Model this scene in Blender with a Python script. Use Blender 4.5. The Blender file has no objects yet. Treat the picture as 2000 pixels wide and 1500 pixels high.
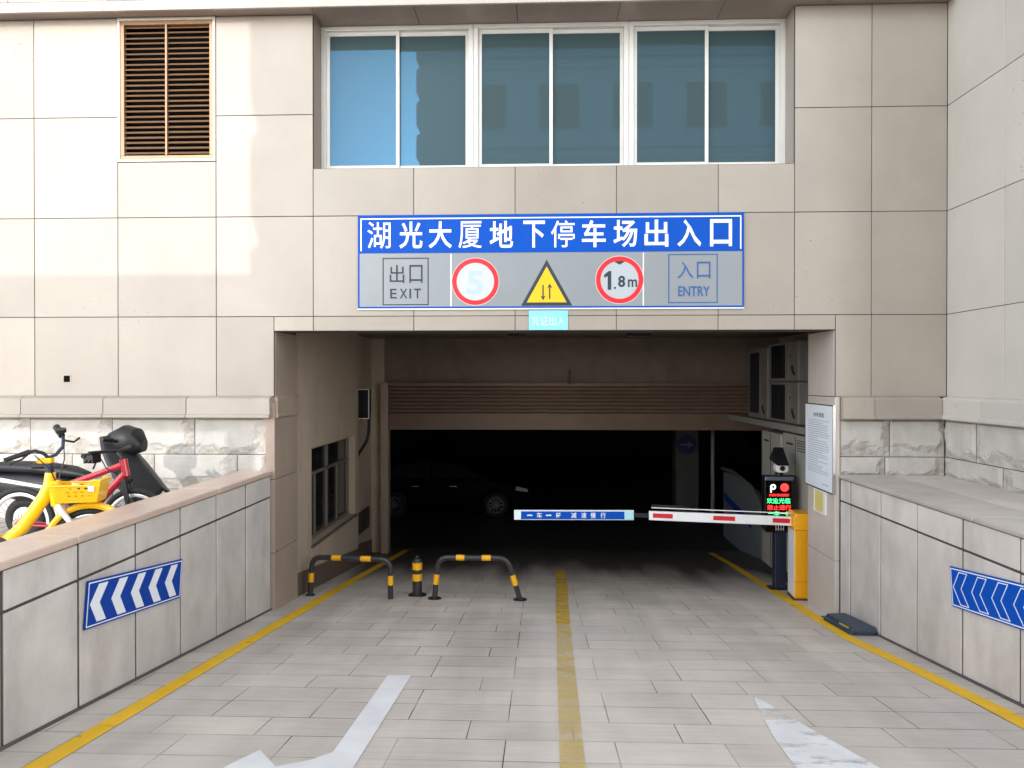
import bpy, math, random
from mathutils import Vector, Matrix, noise
R = math.radians
scene = bpy.context.scene
col = scene.collection
rnd = random.Random(7)

# ------------------------------------------------------------------ camera
cam_d = bpy.data.cameras.new("camera"); cam = bpy.data.objects.new("camera", cam_d); col.objects.link(cam)
cam.location = (0, -8.5, 2.68); cam.rotation_euler = (R(89.7), 0, R(2.2))
cam_d.sensor_width = 36; cam_d.lens = 36 * 1444 / 2000; cam_d.clip_start = .05; cam_d.clip_end = 1000
scene.camera = cam

# ------------------------------------------------------------------ sky, sun, exposure
SUN_EL, SUN_AZ = 15.5, -4.5          # degrees; azimuth seen from the facade, negative = from the left behind the camera
w = bpy.data.worlds.new("World"); scene.world = w; w.use_nodes = True
nt = w.node_tree; bg = nt.nodes['Background']
sky = nt.nodes.new('ShaderNodeTexSky'); sky.sky_type = 'NISHITA'; sky.sun_disc = False
sky.sun_elevation = R(SUN_EL); sky.sun_rotation = R(180 + (-SUN_AZ)); sky.dust_density = .6; sky.air_density = 1.0
hs = nt.nodes.new('ShaderNodeHueSaturation'); hs.inputs['Saturation'].default_value = .22
nt.links.new(sky.outputs[0], hs.inputs['Color']); nt.links.new(hs.outputs[0], bg.inputs[0])
bg.inputs[1].default_value = .15
sun_d = bpy.data.lights.new("sun", 'SUN'); sun = bpy.data.objects.new("sun", sun_d); col.objects.link(sun)
sun_d.energy = .40; sun_d.angle = R(.2); sun_d.color = (1, .965, .92)
sdir = Vector((math.sin(R(SUN_AZ)) * math.cos(R(SUN_EL)), -math.cos(R(SUN_AZ)) * math.cos(R(SUN_EL)), math.sin(R(SUN_EL))))
sun.rotation_euler = sdir.to_track_quat('Z', 'Y').to_euler(); sun.location = (-4, -20, 16)
vs = scene.view_settings; vs.view_transform = 'Standard'; vs.look = 'None'; vs.exposure = 2.34; vs.gamma = 1
scene.cycles.max_bounces = 8; scene.cycles.diffuse_bounces = 5

# ------------------------------------------------------------------ materials
MATS = {}
def mat(name, c, rough=.6, metal=0, var=0, vscale=3, bump=0, bscale=40, island=0, specks=0, spec=.5, emit=None, dirt=0, dcol=(.08, .07, .06), dscale=1.5, coat=0, dlo=.52, dhi=.72):
    if name in MATS: return MATS[name]
    m = bpy.data.materials.new(name); m.use_nodes = True; n = m.node_tree.nodes; l = m.node_tree.links
    b = n['Principled BSDF']; b.inputs['Roughness'].default_value = rough; b.inputs['Metallic'].default_value = metal
    b.inputs['Specular IOR Level'].default_value = spec; b.inputs['Coat Weight'].default_value = coat
    b.inputs['Base Color'].default_value = (*c, 1)
    tc = n.new('ShaderNodeTexCoord'); src = None
    if var or island:
        mx = n.new('ShaderNodeMix'); mx.data_type = 'RGBA'; mx.blend_type = 'MULTIPLY'; mx.inputs[0].default_value = 1
        mx.inputs[6].default_value = (*c, 1)
        nz = n.new('ShaderNodeTexNoise'); nz.inputs['Scale'].default_value = vscale; nz.inputs['Detail'].default_value = 6; nz.inputs['Roughness'].default_value = .6
        l.new(tc.outputs['Object'], nz.inputs['Vector'])
        mr = n.new('ShaderNodeMapRange'); mr.inputs[1].default_value = .3; mr.inputs[2].default_value = .7
        mr.inputs[3].default_value = 1 - var; mr.inputs[4].default_value = 1 + var
        l.new(nz.outputs[0], mr.inputs[0]); fac = mr.outputs[0]
        if island:
            g = n.new('ShaderNodeNewGeometry'); m2 = n.new('ShaderNodeMapRange'); m2.inputs[3].default_value = 1 - island; m2.inputs[4].default_value = 1 + island
            l.new(g.outputs['Random Per Island'], m2.inputs[0])
            mm = n.new('ShaderNodeMath'); mm.operation = 'MULTIPLY'; l.new(fac, mm.inputs[0]); l.new(m2.outputs[0], mm.inputs[1]); fac = mm.outputs[0]
        l.new(fac, mx.inputs[7]); src = mx.outputs[2]
    if dirt:
        nd = n.new('ShaderNodeTexNoise'); nd.inputs['Scale'].default_value = dscale; nd.inputs['Detail'].default_value = 9; nd.inputs['Roughness'].default_value = .68
        mp = n.new('ShaderNodeMapping'); mp.inputs['Location'].default_value = (3.1, 7.7, 1.9); mp.inputs['Scale'].default_value = (1, 1, .35)
        l.new(tc.outputs['Object'], mp.inputs[0]); l.new(mp.outputs[0], nd.inputs['Vector'])
        md = n.new('ShaderNodeMapRange'); md.inputs[1].default_value = dlo; md.inputs[2].default_value = dhi; md.inputs[4].default_value = dirt
        l.new(nd.outputs[0], md.inputs[0])
        mx = n.new('ShaderNodeMix'); mx.data_type = 'RGBA'; l.new(md.outputs[0], mx.inputs[0])
        if src: l.new(src, mx.inputs[6])
        else: mx.inputs[6].default_value = (*c, 1)
        mx.inputs[7].default_value = (*dcol, 1); src = mx.outputs[2]
    if specks:
        ns = n.new('ShaderNodeTexNoise'); ns.inputs['Scale'].default_value = 26; ns.inputs['Detail'].default_value = 3
        nm = n.new('ShaderNodeTexNoise'); nm.inputs['Scale'].default_value = .7; nm.inputs['Detail'].default_value = 2
        l.new(tc.outputs['Object'], ns.inputs['Vector']); l.new(tc.outputs['Object'], nm.inputs['Vector'])
        ad = n.new('ShaderNodeMath'); ad.operation = 'MULTIPLY_ADD'; ad.inputs[1].default_value = .45; l.new(nm.outputs[0], ad.inputs[0]); l.new(ns.outputs[0], ad.inputs[2])
        ms = n.new('ShaderNodeMapRange'); ms.inputs[1].default_value = .965; ms.inputs[2].default_value = 1.0; ms.inputs[4].default_value = specks; l.new(ad.outputs[0], ms.inputs[0])
        mx = n.new('ShaderNodeMix'); mx.data_type = 'RGBA'; l.new(ms.outputs[0], mx.inputs[0]); l.new(src, mx.inputs[6]); mx.inputs[7].default_value = (.09, .075, .06, 1); src = mx.outputs[2]
    if src: l.new(src, b.inputs['Base Color'])
    if bump:
        nb = n.new('ShaderNodeTexNoise'); nb.inputs['Scale'].default_value = bscale; nb.inputs['Detail'].default_value = 5
        l.new(tc.outputs['Object'], nb.inputs['Vector'])
        bp = n.new('ShaderNodeBump'); bp.inputs['Strength'].default_value = bump; bp.inputs['Distance'].default_value = .02
        l.new(nb.outputs[0], bp.inputs['Height']); l.new(bp.outputs[0], b.inputs['Normal'])
    if emit:
        b.inputs['Emission Color'].default_value = (*c, 1); b.inputs['Emission Strength'].default_value = emit
    MATS[name] = m; return m

CLAD = mat('honed_stone_cladding', (.345, .306, .262), .34, var=.06, vscale=1.3, island=.085, bump=.03, bscale=6, dirt=.30, dcol=(.27, .225, .18), dscale=1.0, specks=.65)
CLADW = mat('light_toned_cladding', (.50, .475, .44), .36, var=.05, vscale=1.3, island=.05, bump=.03, bscale=6, dirt=.28, dcol=(.36, .33, .29), dscale=1.0, specks=.75)  # side light on the wing put into a paler copy of the cladding
SOFF = mat('shade_toned_soffit', (.30, .232, .188), .4, var=.06, vscale=1.5, island=.05)  # cladding stone with shade and warm bounce put into the colour
JOINT = mat('dark_joint', (.07, .06, .055), .9)
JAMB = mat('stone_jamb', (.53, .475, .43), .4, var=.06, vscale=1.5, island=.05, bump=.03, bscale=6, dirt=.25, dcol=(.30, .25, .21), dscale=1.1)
JAMBL = mat('shade_toned_jamb', (.36, .28, .225), .4, var=.08, vscale=1.5, island=.05, bump=.03, bscale=6, dirt=.3, dcol=(.22, .16, .12), dscale=1.1)  # same jamb stone, the left side's shade put into a browner colour
STONE = mat('split_stone', (.47, .45, .42), .85, var=.10, vscale=5, island=.05, bump=.35, bscale=18, dirt=.5, dcol=(.30, .25, .20), dscale=2.2)
RAMPWALL = mat('grey_granite_slab', (.58, .54, .505), .55, var=.13, vscale=2.2, island=.07, bump=.12, bscale=45, dirt=.55, dcol=(.30, .26, .23), dscale=1.9, dlo=.49, dhi=.74)
COPING = mat('pink_granite_coping', (.60, .46, .38), .35, var=.10, vscale=4, island=.06, bump=.04, bscale=60, dirt=.35, dcol=(.42, .33, .28))
COPING_R = mat('grey_granite_coping', (.42, .385, .35), .45, var=.10, vscale=3, island=.05, bump=.05, bscale=40, dirt=.3, dcol=(.25, .22, .2))
SLAB = mat('weathered_slab', (.50, .46, .42), .7, var=.08, vscale=2, bump=.05, bscale=30, dirt=.3, dcol=(.3, .27, .24))
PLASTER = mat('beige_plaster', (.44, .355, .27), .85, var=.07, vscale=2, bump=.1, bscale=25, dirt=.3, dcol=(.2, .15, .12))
SKIRT = mat('brown_skirting', (.13, .095, .075), .7, var=.1, dirt=.3)
CEIL = mat('grimy_ceiling', (.20, .16, .135), .9, var=.1)
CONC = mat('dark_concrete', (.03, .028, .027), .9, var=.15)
SHUT = mat('brown_shutter_steel', (.19, .125, .095), .5, metal=.2, var=.08, vscale=4)
PVC = mat('white_pvc', (.66, .65, .625), .4, var=.03)
GLASS = mat('blue_tinted_glass', (.062, .10, .108), .3)
def _glass(m):
    n = m.node_tree.nodes; l = m.node_tree.links; g = n.new('ShaderNodeBsdfGlossy'); g.inputs['Color'].default_value = (.034, .125, .24, 1); g.inputs['Roughness'].default_value = .015
    x = n.new('ShaderNodeMixShader'); x.inputs[0].default_value = .20; n['Principled BSDF'].inputs['Specular IOR Level'].default_value = .1
    l.new(n['Principled BSDF'].outputs[0], x.inputs[1]); l.new(g.outputs[0], x.inputs[2]); l.new(x.outputs[0], n['Material Output'].inputs[0])
_glass(GLASS)
DGLASS = mat('dark_glass', (.015, .016, .018), .08)
BRONZE = mat('bronze_slats', (.30, .18, .105), .4, metal=.35, var=.1)
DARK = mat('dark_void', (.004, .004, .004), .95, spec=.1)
BLK = mat('black_plastic', (.008, .008, .0095), .42, var=.2)
BLKSOFT = mat('black_fabric', (.008, .009, .011), .5, var=.25, vscale=6, bump=.2, bscale=9)
RUB = mat('black_rubber', (.012, .012, .012), .75, var=.2)
STEELBLK = mat('black_painted_steel', (.028, .028, .032), .35, var=.25, vscale=20, dirt=.25, dcol=(.10, .09, .08), dscale=14)
YEL = mat('yellow_reflective_band', (.85, .42, .01), .4, var=.08, vscale=20, dirt=.3, dcol=(.3, .17, .03), dscale=15)
YELB = mat('yellow_bicycle_paint', (.90, .50, .005), .25, var=.04, coat=.4)
ORG = mat('orange_cabinet_paint', (.86, .38, .008), .35, var=.05, dirt=.25, dcol=(.45, .2, .03), dscale=6)
WHT = mat('white_paint', (.80, .81, .82), .4, var=.04, dirt=.2, dcol=(.5, .47, .42), dscale=8)
REDP = mat('red_reflective', (.62, .015, .03), .4, var=.05)
REDB = mat('red_bicycle_paint', (.45, .012, .03), .2, coat=.6)
STEEL = mat('bright_steel', (.55, .55, .56), .25, metal=.9)
RIM = mat('silver_rim', (.72, .72, .74), .3, metal=.4)
BLUE = mat('blue_sign_face', (.0, .072, .44), .5, spec=.15, var=.04, vscale=2)
BLUED = mat('deep_blue_sign_face', (.006, .05, .33), .5, spec=.15, var=.05, vscale=3)
SIGNW = mat('white_sign_film', (.82, .86, .90), .4)
SIGNG = mat('grey_sign_film', (.25, .275, .295), .3, var=.05, vscale=1.2)
SIGNK = mat('dark_navy_print', (.015, .03, .05), .5)
SIGNRED = mat('red_sign_film', (.75, .01, .02), .4)
SIGNY = mat('yellow_sign_film', (.86, .50, .004), .4, var=.04)
SIGNB2 = mat('mid_blue_print', (.02, .10, .30), .4)
FAINT = mat('faded_blue_print', (.42, .53, .64), .4)
CYAN = mat('cyan_sign_film', (.24, .70, .85), .35, var=.05)
PAPER = mat('laminated_notice', (.78, .83, .90), .3, var=.02)
INK = mat('grey_ink', (.33, .37, .44), .5)
INKD = mat('dark_ink', (.10, .11, .13), .5)
NAVY = mat('navy_steel', (.018, .026, .05), .45, var=.15, vscale=8)
ACD = mat('grimy_appliance_grey', (.17, .165, .15), .55, var=.08, vscale=3, dirt=.4, dcol=(.08, .07, .06))
ACW = mat('appliance_white', (.34, .335, .305), .5, var=.06, vscale=3, dirt=.3, dcol=(.2, .17, .13))
PANELW = mat('pale_panel', (.20, .225, .25), .5, var=.06, dirt=.35, dcol=(.15, .13, .11))
SLATE = mat('slate_blue_plastic', (.035, .055, .085), .5, var=.15, vscale=10)
CARP = mat('black_car_paint', (.0015, .0015, .002), .22, spec=.06)
LEDR = mat('led_red', (1, .02, .02), .5, emit=.9)
LEDG = mat('led_green', (.05, .9, .25), .5, emit=.55)
LEDW = mat('led_white', (.9, .9, .9), .5, emit=.5)
LAMPG = mat('headlamp_glass', (.6, .6, .62), .08, metal=.6)
FARWALL = mat('far_facade_paint', (.72, .69, .65), .8, var=.06)
MUD = mat('amber_reflector', (.5, .22, .03), .4)

def paint_mat(name, c, wear, scale, soft=.07):
    m = bpy.data.materials.new(name); m.use_nodes = True; n = m.node_tree.nodes; l = m.node_tree.links
    b = n['Principled BSDF']; b.inputs['Base Color'].default_value = (*c, 1); b.inputs['Roughness'].default_value = .6
    tc = n.new('ShaderNodeTexCoord'); nz = n.new('ShaderNodeTexNoise'); nz.inputs['Scale'].default_value = scale; nz.inputs['Detail'].default_value = 9; nz.inputs['Roughness'].default_value = .7
    mp = n.new('ShaderNodeMapping'); mp.inputs['Scale'].default_value = (.55, 1.6, 1)
    l.new(tc.outputs['Object'], mp.inputs[0]); l.new(mp.outputs[0], nz.inputs['Vector'])
    cr = n.new('ShaderNodeMapRange'); cr.inputs[1].default_value = wear - soft; cr.inputs[2].default_value = wear + soft; l.new(nz.outputs[0], cr.inputs[0])
    tr = n.new('ShaderNodeBsdfTransparent'); mx = n.new('ShaderNodeMixShader')
    l.new(cr.outputs[0], mx.inputs[0]); l.new(tr.outputs[0], mx.inputs[1]); l.new(b.outputs[0], mx.inputs[2])
    n2 = n.new('ShaderNodeTexNoise'); n2.inputs['Scale'].default_value = 3.5; n2.inputs['Detail'].default_value = 6; l.new(tc.outputs['Object'], n2.inputs['Vector'])
    m2 = n.new('ShaderNodeMix'); m2.data_type = 'RGBA'; m2.inputs[6].default_value = (*[x * .72 for x in c], 1); m2.inputs[7].default_value = (*[min(1, x * 1.12) for x in c], 1)
    l.new(n2.outputs[0], m2.inputs[0]); l.new(m2.outputs[2], b.inputs['Base Color'])
    l.new(mx.outputs[0], n['Material Output'].inputs[0]); return m
LINEY = paint_mat('yellow_road_paint', (.88, .52, .006), .33, 6)
LINEF = paint_mat('faded_yellow_road_paint', (.66, .49, .15), .52, 2.4, .30)
LINEW = paint_mat('white_road_paint', (.74, .745, .75), .22, 5)
LINEWW = paint_mat('worn_white_road_paint', (.76, .77, .775), .44, 2.6)

def paver_mat():
    m = bpy.data.materials.new('stone_pavers'); m.use_nodes = True; n = m.node_tree.nodes; l = m.node_tree.links
    b = n['Principled BSDF']; b.inputs['Roughness'].default_value = .5
    tc = n.new('ShaderNodeTexCoord'); br = n.new('ShaderNodeTexBrick'); br.offset = .37; br.offset_frequency = 3; br.squash = 1
    mp = n.new('ShaderNodeMapping'); mp.inputs['Location'].default_value = (.21, .008, 0); l.new(tc.outputs['Object'], mp.inputs[0]); l.new(mp.outputs[0], br.inputs['Vector'])
    br.inputs['Scale'].default_value = 1; br.inputs['Brick Width'].default_value = .66; br.inputs['Row Height'].default_value = .333
    br.inputs['Mortar Size'].default_value = .0042; br.inputs['Mortar Smooth'].default_value = .25; br.inputs['Bias'].default_value = .15
    br.inputs['Color1'].default_value = (.61, .555, .495, 1); br.inputs['Color2'].default_value = (.53, .485, .435, 1); br.inputs['Mortar'].default_value = (.10, .09, .085, 1)
    # patchy joints: the mortar is filled flush in places
    nj = n.new('ShaderNodeTexNoise'); nj.inputs['Scale'].default_value = 1.3; nj.inputs['Detail'].default_value = 4; l.new(tc.outputs['Object'], nj.inputs['Vector'])
    rj = n.new('ShaderNodeMix'); rj.data_type = 'RGBA'; rj.inputs[6].default_value = (.09, .08, .075, 1); rj.inputs[7].default_value = (.38, .345, .315, 1)
    mj = n.new('ShaderNodeMapRange'); mj.inputs[1].default_value = .42; mj.inputs[2].default_value = .58; l.new(nj.outputs[0], mj.inputs[0]); l.new(mj.outputs[0], rj.inputs[0]); l.new(rj.outputs[2], br.inputs['Mortar'])
    # fine streaks and blotches
    n1 = n.new('ShaderNodeTexNoise'); n1.inputs['Scale'].default_value = 1.1; n1.inputs['Detail'].default_value = 8; n1.inputs['Roughness'].default_value = .62; l.new(tc.outputs['Object'], n1.inputs['Vector'])
    m1 = n.new('ShaderNodeMapRange'); m1.inputs[1].default_value = .3; m1.inputs[2].default_value = .7; m1.inputs[3].default_value = .86; m1.inputs[4].default_value = 1.12; l.new(n1.outputs[0], m1.inputs[0])
    ms = n.new('ShaderNodeMapping'); ms.inputs['Scale'].default_value = (1.2, 22, 1); l.new(tc.outputs['Object'], ms.inputs[0])
    n2 = n.new('ShaderNodeTexNoise'); n2.inputs['Scale'].default_value = 1.6; n2.inputs['Detail'].default_value = 6; l.new(ms.outputs[0], n2.inputs['Vector'])
    m2 = n.new('ShaderNodeMapRange'); m2.inputs[1].default_value = .3; m2.inputs[2].default_value = .7; m2.inputs[3].default_value = .94; m2.inputs[4].default_value = 1.05; l.new(n2.outputs[0], m2.inputs[0])
    mm = n.new('ShaderNodeMath'); mm.operation = 'MULTIPLY'; l.new(m1.outputs[0], mm.inputs[0]); l.new(m2.outputs[0], mm.inputs[1])
    mt = n.new('ShaderNodeMapping'); mt.inputs['Scale'].default_value = (2.2, .16, 1); l.new(tc.outputs['Object'], mt.inputs[0])
    n3 = n.new('ShaderNodeTexNoise'); n3.inputs['Scale'].default_value = 1.0; n3.inputs['Detail'].default_value = 5; l.new(mt.outputs[0], n3.inputs['Vector'])
    m3 = n.new('ShaderNodeMapRange'); m3.inputs[1].default_value = .35; m3.inputs[2].default_value = .62; m3.inputs[3].default_value = .87; m3.inputs[4].default_value = 1.05; l.new(n3.outputs[0], m3.inputs[0])
    m4 = n.new('ShaderNodeMath'); m4.operation = 'MULTIPLY'; l.new(mm.outputs[0], m4.inputs[0]); l.new(m3.outputs[0], m4.inputs[1]); mm = m4
    mx = n.new('ShaderNodeMix'); mx.data_type = 'RGBA'; mx.blend_type = 'MULTIPLY'; mx.inputs[0].default_value = 1
    l.new(br.outputs['Color'], mx.inputs[6]); l.new(mm.outputs[0], mx.inputs[7])
    # garage-mouth shade painted into the paver colour, deepening inwards with a noise-broken edge
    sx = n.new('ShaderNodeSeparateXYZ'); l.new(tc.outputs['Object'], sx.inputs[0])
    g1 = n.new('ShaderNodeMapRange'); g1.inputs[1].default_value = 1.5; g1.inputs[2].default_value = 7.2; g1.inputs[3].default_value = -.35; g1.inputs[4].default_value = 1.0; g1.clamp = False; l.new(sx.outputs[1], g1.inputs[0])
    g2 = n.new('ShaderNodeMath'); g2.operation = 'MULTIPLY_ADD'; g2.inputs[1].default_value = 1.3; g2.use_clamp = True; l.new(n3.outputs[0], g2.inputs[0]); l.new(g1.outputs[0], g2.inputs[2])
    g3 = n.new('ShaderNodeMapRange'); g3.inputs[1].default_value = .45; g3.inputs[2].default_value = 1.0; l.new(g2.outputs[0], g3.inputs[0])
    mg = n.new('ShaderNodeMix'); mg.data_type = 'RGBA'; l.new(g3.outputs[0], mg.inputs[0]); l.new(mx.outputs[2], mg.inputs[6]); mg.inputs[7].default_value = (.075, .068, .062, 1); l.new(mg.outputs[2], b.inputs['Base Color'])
    rr = n.new('ShaderNodeMapRange'); rr.inputs[3].default_value = .34; rr.inputs[4].default_value = .62; l.new(n1.outputs[0], rr.inputs[0]); l.new(rr.outputs[0], b.inputs['Roughness'])
    bp = n.new('ShaderNodeBump'); bp.inputs['Strength'].default_value = .5; bp.inputs['Distance'].default_value = .004; bp.invert = True
    l.new(br.outputs['Fac'], bp.inputs['Height'])
    b2 = n.new('ShaderNodeBump'); b2.inputs['Strength'].default_value = .12; b2.inputs['Distance'].default_value = .01; l.new(n2.outputs[0], b2.inputs['Height']); l.new(bp.outputs[0], b2.inputs['Normal'])
    l.new(b2.outputs[0], b.inputs['Normal']); return m
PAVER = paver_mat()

# ------------------------------------------------------------------ mesh helpers
class MB:
    def __init__(s): s.v = []; s.f = []
    def add(s, vs, fs):
        o = len(s.v); s.v += [tuple(p) for p in vs]; s.f += [tuple(i + o for i in f) for f in fs]; return s
    def box(s, x0, x1, y0, y1, z0, z1, M=None):
        x0, x1 = sorted((x0, x1)); y0, y1 = sorted((y0, y1)); z0, z1 = sorted((z0, z1))
        vs = [(x, y, z) for z in (z0, z1) for y in (y0, y1) for x in (x0, x1)]
        if M: vs = [M @ Vector(p) for p in vs]
        return s.add(vs, [(0, 2, 3, 1), (4, 5, 7, 6), (0, 1, 5, 4), (2, 6, 7, 3), (0, 4, 6, 2), (1, 3, 7, 5)])
    def prism(s, poly, a, b, fn):
        """poly: 2-d outline; fn(u, v, t) -> point; extruded from t=a to t=b"""
        n = len(poly); vs = [fn(u, v, a) for u, v in poly] + [fn(u, v, b) for u, v in poly]
        return s.add(vs, [tuple(range(n))[::-1], tuple(range(n, 2 * n))] + [(i, (i + 1) % n, n + (i + 1) % n, n + i) for i in range(n)])
    def tube(s, path, r, n=12, caps=True):
        path = [Vector(p) for p in path]; k = len(path); rs = r if isinstance(r, (list, tuple)) else [r] * k
        rings = []; ref = None
        for i, p in enumerate(path):
            t = (path[min(i + 1, k - 1)] - path[max(i - 1, 0)]).normalized()
            if ref is None: ref = Vector((0, 0, 1)) if abs(t.z) < .9 else Vector((1, 0, 0))
            a = (ref - t * ref.dot(t)).normalized(); ref = a; b = t.cross(a)
            rings.append([p + (a * math.cos(q) + b * math.sin(q)) * rs[i] for q in [2 * math.pi * j / n for j in range(n)]])
        fs = [(i * n + j, i * n + (j + 1) % n, (i + 1) * n + (j + 1) % n, (i + 1) * n + j) for i in range(k - 1) for j in range(n)]
        if caps: fs += [tuple(range(n))[::-1], tuple(range((k - 1) * n, k * n))]
        return s.add([p for rg in rings for p in rg], fs)
    def torus(s, c, axis, Rr, r, n=40, m=10, a0=0, a1=2 * math.pi, ref=None, sx=1):
        c = Vector(c); ax = Vector(axis).normalized(); rf = Vector(ref) if ref else (Vector((1, 0, 0)) if abs(ax.x) < .9 else Vector((0, 0, 1)))
        a = (rf - ax * rf.dot(ax)).normalized(); b = ax.cross(a); full = abs(a1 - a0 - 2 * math.pi) < 1e-6; k = n if full else n + 1
        vs = []
        for i in range(k):
            t = a0 + (a1 - a0) * i / n; d = a * math.cos(t) + b * math.sin(t)
            for j in range(m):
                q = 2 * math.pi * j / m; vs.append(c + d * (Rr + r * math.cos(q)) + ax * (r * sx * math.sin(q)))
        fs = [(i * m + j, ((i + 1) % k) * m + j, ((i + 1) % k) * m + (j + 1) % m, i * m + (j + 1) % m) for i in range(n) for j in range(m)]
        return s.add(vs, fs)
    def disc(s, c, axis, r, h, n=32):
        ax = Vector(axis).normalized(); return s.tube([Vector(c), Vector(c) + ax * h], r, n)
    def build(s, name, m, parent=None, bevel=0, smooth=False, seg=2, **props):
        me = bpy.data.meshes.new(name); me.from_pydata(s.v, [], s.f); me.materials.append(m); me.validate(); me.update()
        import bmesh
        bm = bmesh.new(); bm.from_mesh(me); bmesh.ops.recalc_face_normals(bm, faces=bm.faces); bm.to_mesh(me); bm.free()
        if smooth:
            for p in me.polygons: p.use_smooth = True
            me.set_sharp_from_angle(angle=R(38))
        o = bpy.data.objects.new(name, me); col.objects.link(o)
        if parent: o.parent = parent
        if bevel:
            b = o.modifiers.new('bevel', 'BEVEL'); b.width = bevel; b.segments = seg; b.limit_method = 'ANGLE'; b.angle_limit = R(40)
        for k, v in props.items(): o[k] = v
        return o
def thing(name, label, category, loc=(0, 0, 0), rz=0, group=None):
    o = bpy.data.objects.new(name, None); col.objects.link(o); o.location = loc; o.rotation_euler.z = rz; o.empty_display_size = .2
    o['label'] = label; o['category'] = category
    if group: o['group'] = group
    return o
def copy_tree(o, parent=None):
    c = o.copy(); col.objects.link(c)
    if parent: c.parent = parent
    for ch in list(o.children): copy_tree(ch, c)
    return c
class Frame:
    """a flat sign's own frame: u to the right, v up, t out of the face"""
    def __init__(s, o, u, v): s.o = Vector(o); s.u = Vector(u).normalized(); s.v = Vector(v).normalized(); s.n = s.u.cross(s.v)
    def __call__(s, u, v, t=0): return s.o + s.u * u + s.v * v + s.n * t
    def rect(s, mb, u0, u1, v0, v1, t0, t1): return mb.prism([(u0, v0), (u1, v0), (u1, v1), (u0, v1)], t0, t1, s)
    def border(s, mb, u0, u1, v0, v1, w_, t0, t1):
        s.rect(mb, u0, u1, v1 - w_, v1, t0, t1); s.rect(mb, u0, u1, v0, v0 + w_, t0, t1)
        s.rect(mb, u0, u0 + w_, v0 + w_, v1 - w_, t0, t1); s.rect(mb, u1 - w_, u1, v0 + w_, v1 - w_, t0, t1); return mb
    def ring(s, mb, cu, cv, r0, r1, t0, t1, n=48):
        a = [2 * math.pi * i / n for i in range(n)]
        vs = [s(cu + r * math.cos(q), cv + r * math.sin(q), t) for r, t in ((r0, t0), (r1, t0), (r1, t1), (r0, t1)) for q in a]
        return mb.add(vs, [(k * n + i, k * n + (i + 1) % n, ((k + 1) % 4) * n + (i + 1) % n, ((k + 1) % 4) * n + i) for k in range(4) for i in range(n)])
    def circ(s, mb, cu, cv, r, t0, t1, n=48): return mb.prism([(cu + r * math.cos(2 * math.pi * i / n), cv + r * math.sin(2 * math.pi * i / n)) for i in range(n)], t0, t1, s)
def glyphs(text, bold=.0):
    cu = bpy.data.curves.new('t', 'FONT'); cu.body = text; cu.offset = bold; cu.extrude = 0; cu.resolution_u = 3
    o = bpy.data.objects.new('t', cu); col.objects.link(o); dg = bpy.context.evaluated_depsgraph_get(); dg.update()
    me = bpy.data.meshes.new_from_object(o.evaluated_get(dg)); vs = [tuple(v.co) for v in me.vertices]; fs = [tuple(p.vertices) for p in me.polygons]
    bpy.data.objects.remove(o); bpy.data.curves.remove(cu); bpy.data.meshes.remove(me); return vs, fs
def write(mb, fr, text, u0, u1, v0, v1, t, bold=0):
    vs, fs = glyphs(text, bold)
    if not vs: return mb
    xs = [p[0] for p in vs]; ys = [p[1] for p in vs]; ax, bx, ay, by = min(xs), max(xs), min(ys), max(ys)
    f = lambda p: fr(u0 + (p[0] - ax) / max(bx - ax, 1e-6) * (u1 - u0), v0 + (p[1] - ay) / max(by - ay, 1e-6) * (v1 - v0), t)
    return mb.add([f(p) for p in vs], fs)
def arc(c, a, b, r, k=7):
    """points of a fillet of radius r at corner c between a and b"""
    c, a, b = Vector(c), Vector(a), Vector(b); p, q = c + (a - c).normalized() * r, c + (b - c).normalized() * r
    return [p * (1 - t) ** 2 + c * 2 * t * (1 - t) + q * t * t for t in [i / k for i in range(k + 1)]]

# ------------------------------------------------------------------ ground
SL = .121
def zr(y): return -SL * y if y < 6.9 else -SL * 6.9
def sheet(name, quads, m, **p):
    mb = MB()
    for q in quads: mb.add(q, [tuple(range(len(q)))])
    o = mb.build(name, m, **p); return o
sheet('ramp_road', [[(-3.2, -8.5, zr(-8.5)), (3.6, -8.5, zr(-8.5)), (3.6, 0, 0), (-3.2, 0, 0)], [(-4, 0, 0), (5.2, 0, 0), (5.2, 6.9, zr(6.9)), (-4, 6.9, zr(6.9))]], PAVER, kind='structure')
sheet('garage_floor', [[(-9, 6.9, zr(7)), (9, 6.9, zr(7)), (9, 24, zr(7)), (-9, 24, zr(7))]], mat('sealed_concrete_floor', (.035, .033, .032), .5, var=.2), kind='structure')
sheet('street', [[(-80, -90, 1.0285), (80, -90, 1.0285), (80, -8.5, 1.0285), (-80, -8.5, 1.0285)]], mat('street_paving', (.44, .41, .38), .8, var=.15, vscale=1), kind='structure')
sheet('parking_terrace', [[(-40, -8.5, 1.03), (-3.5, -8.5, 1.03), (-3.5, 0, 1.03), (-40, 0, 1.03)]], mat('terrace_paving', (.36, .33, .30), .8, var=.15, vscale=2), kind='structure')
mb = MB(); mb.box(3.9, 4.62, -8.5, .02, 1.0, 1.603); mb.build('planter_top', SLAB, kind='structure')

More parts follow.
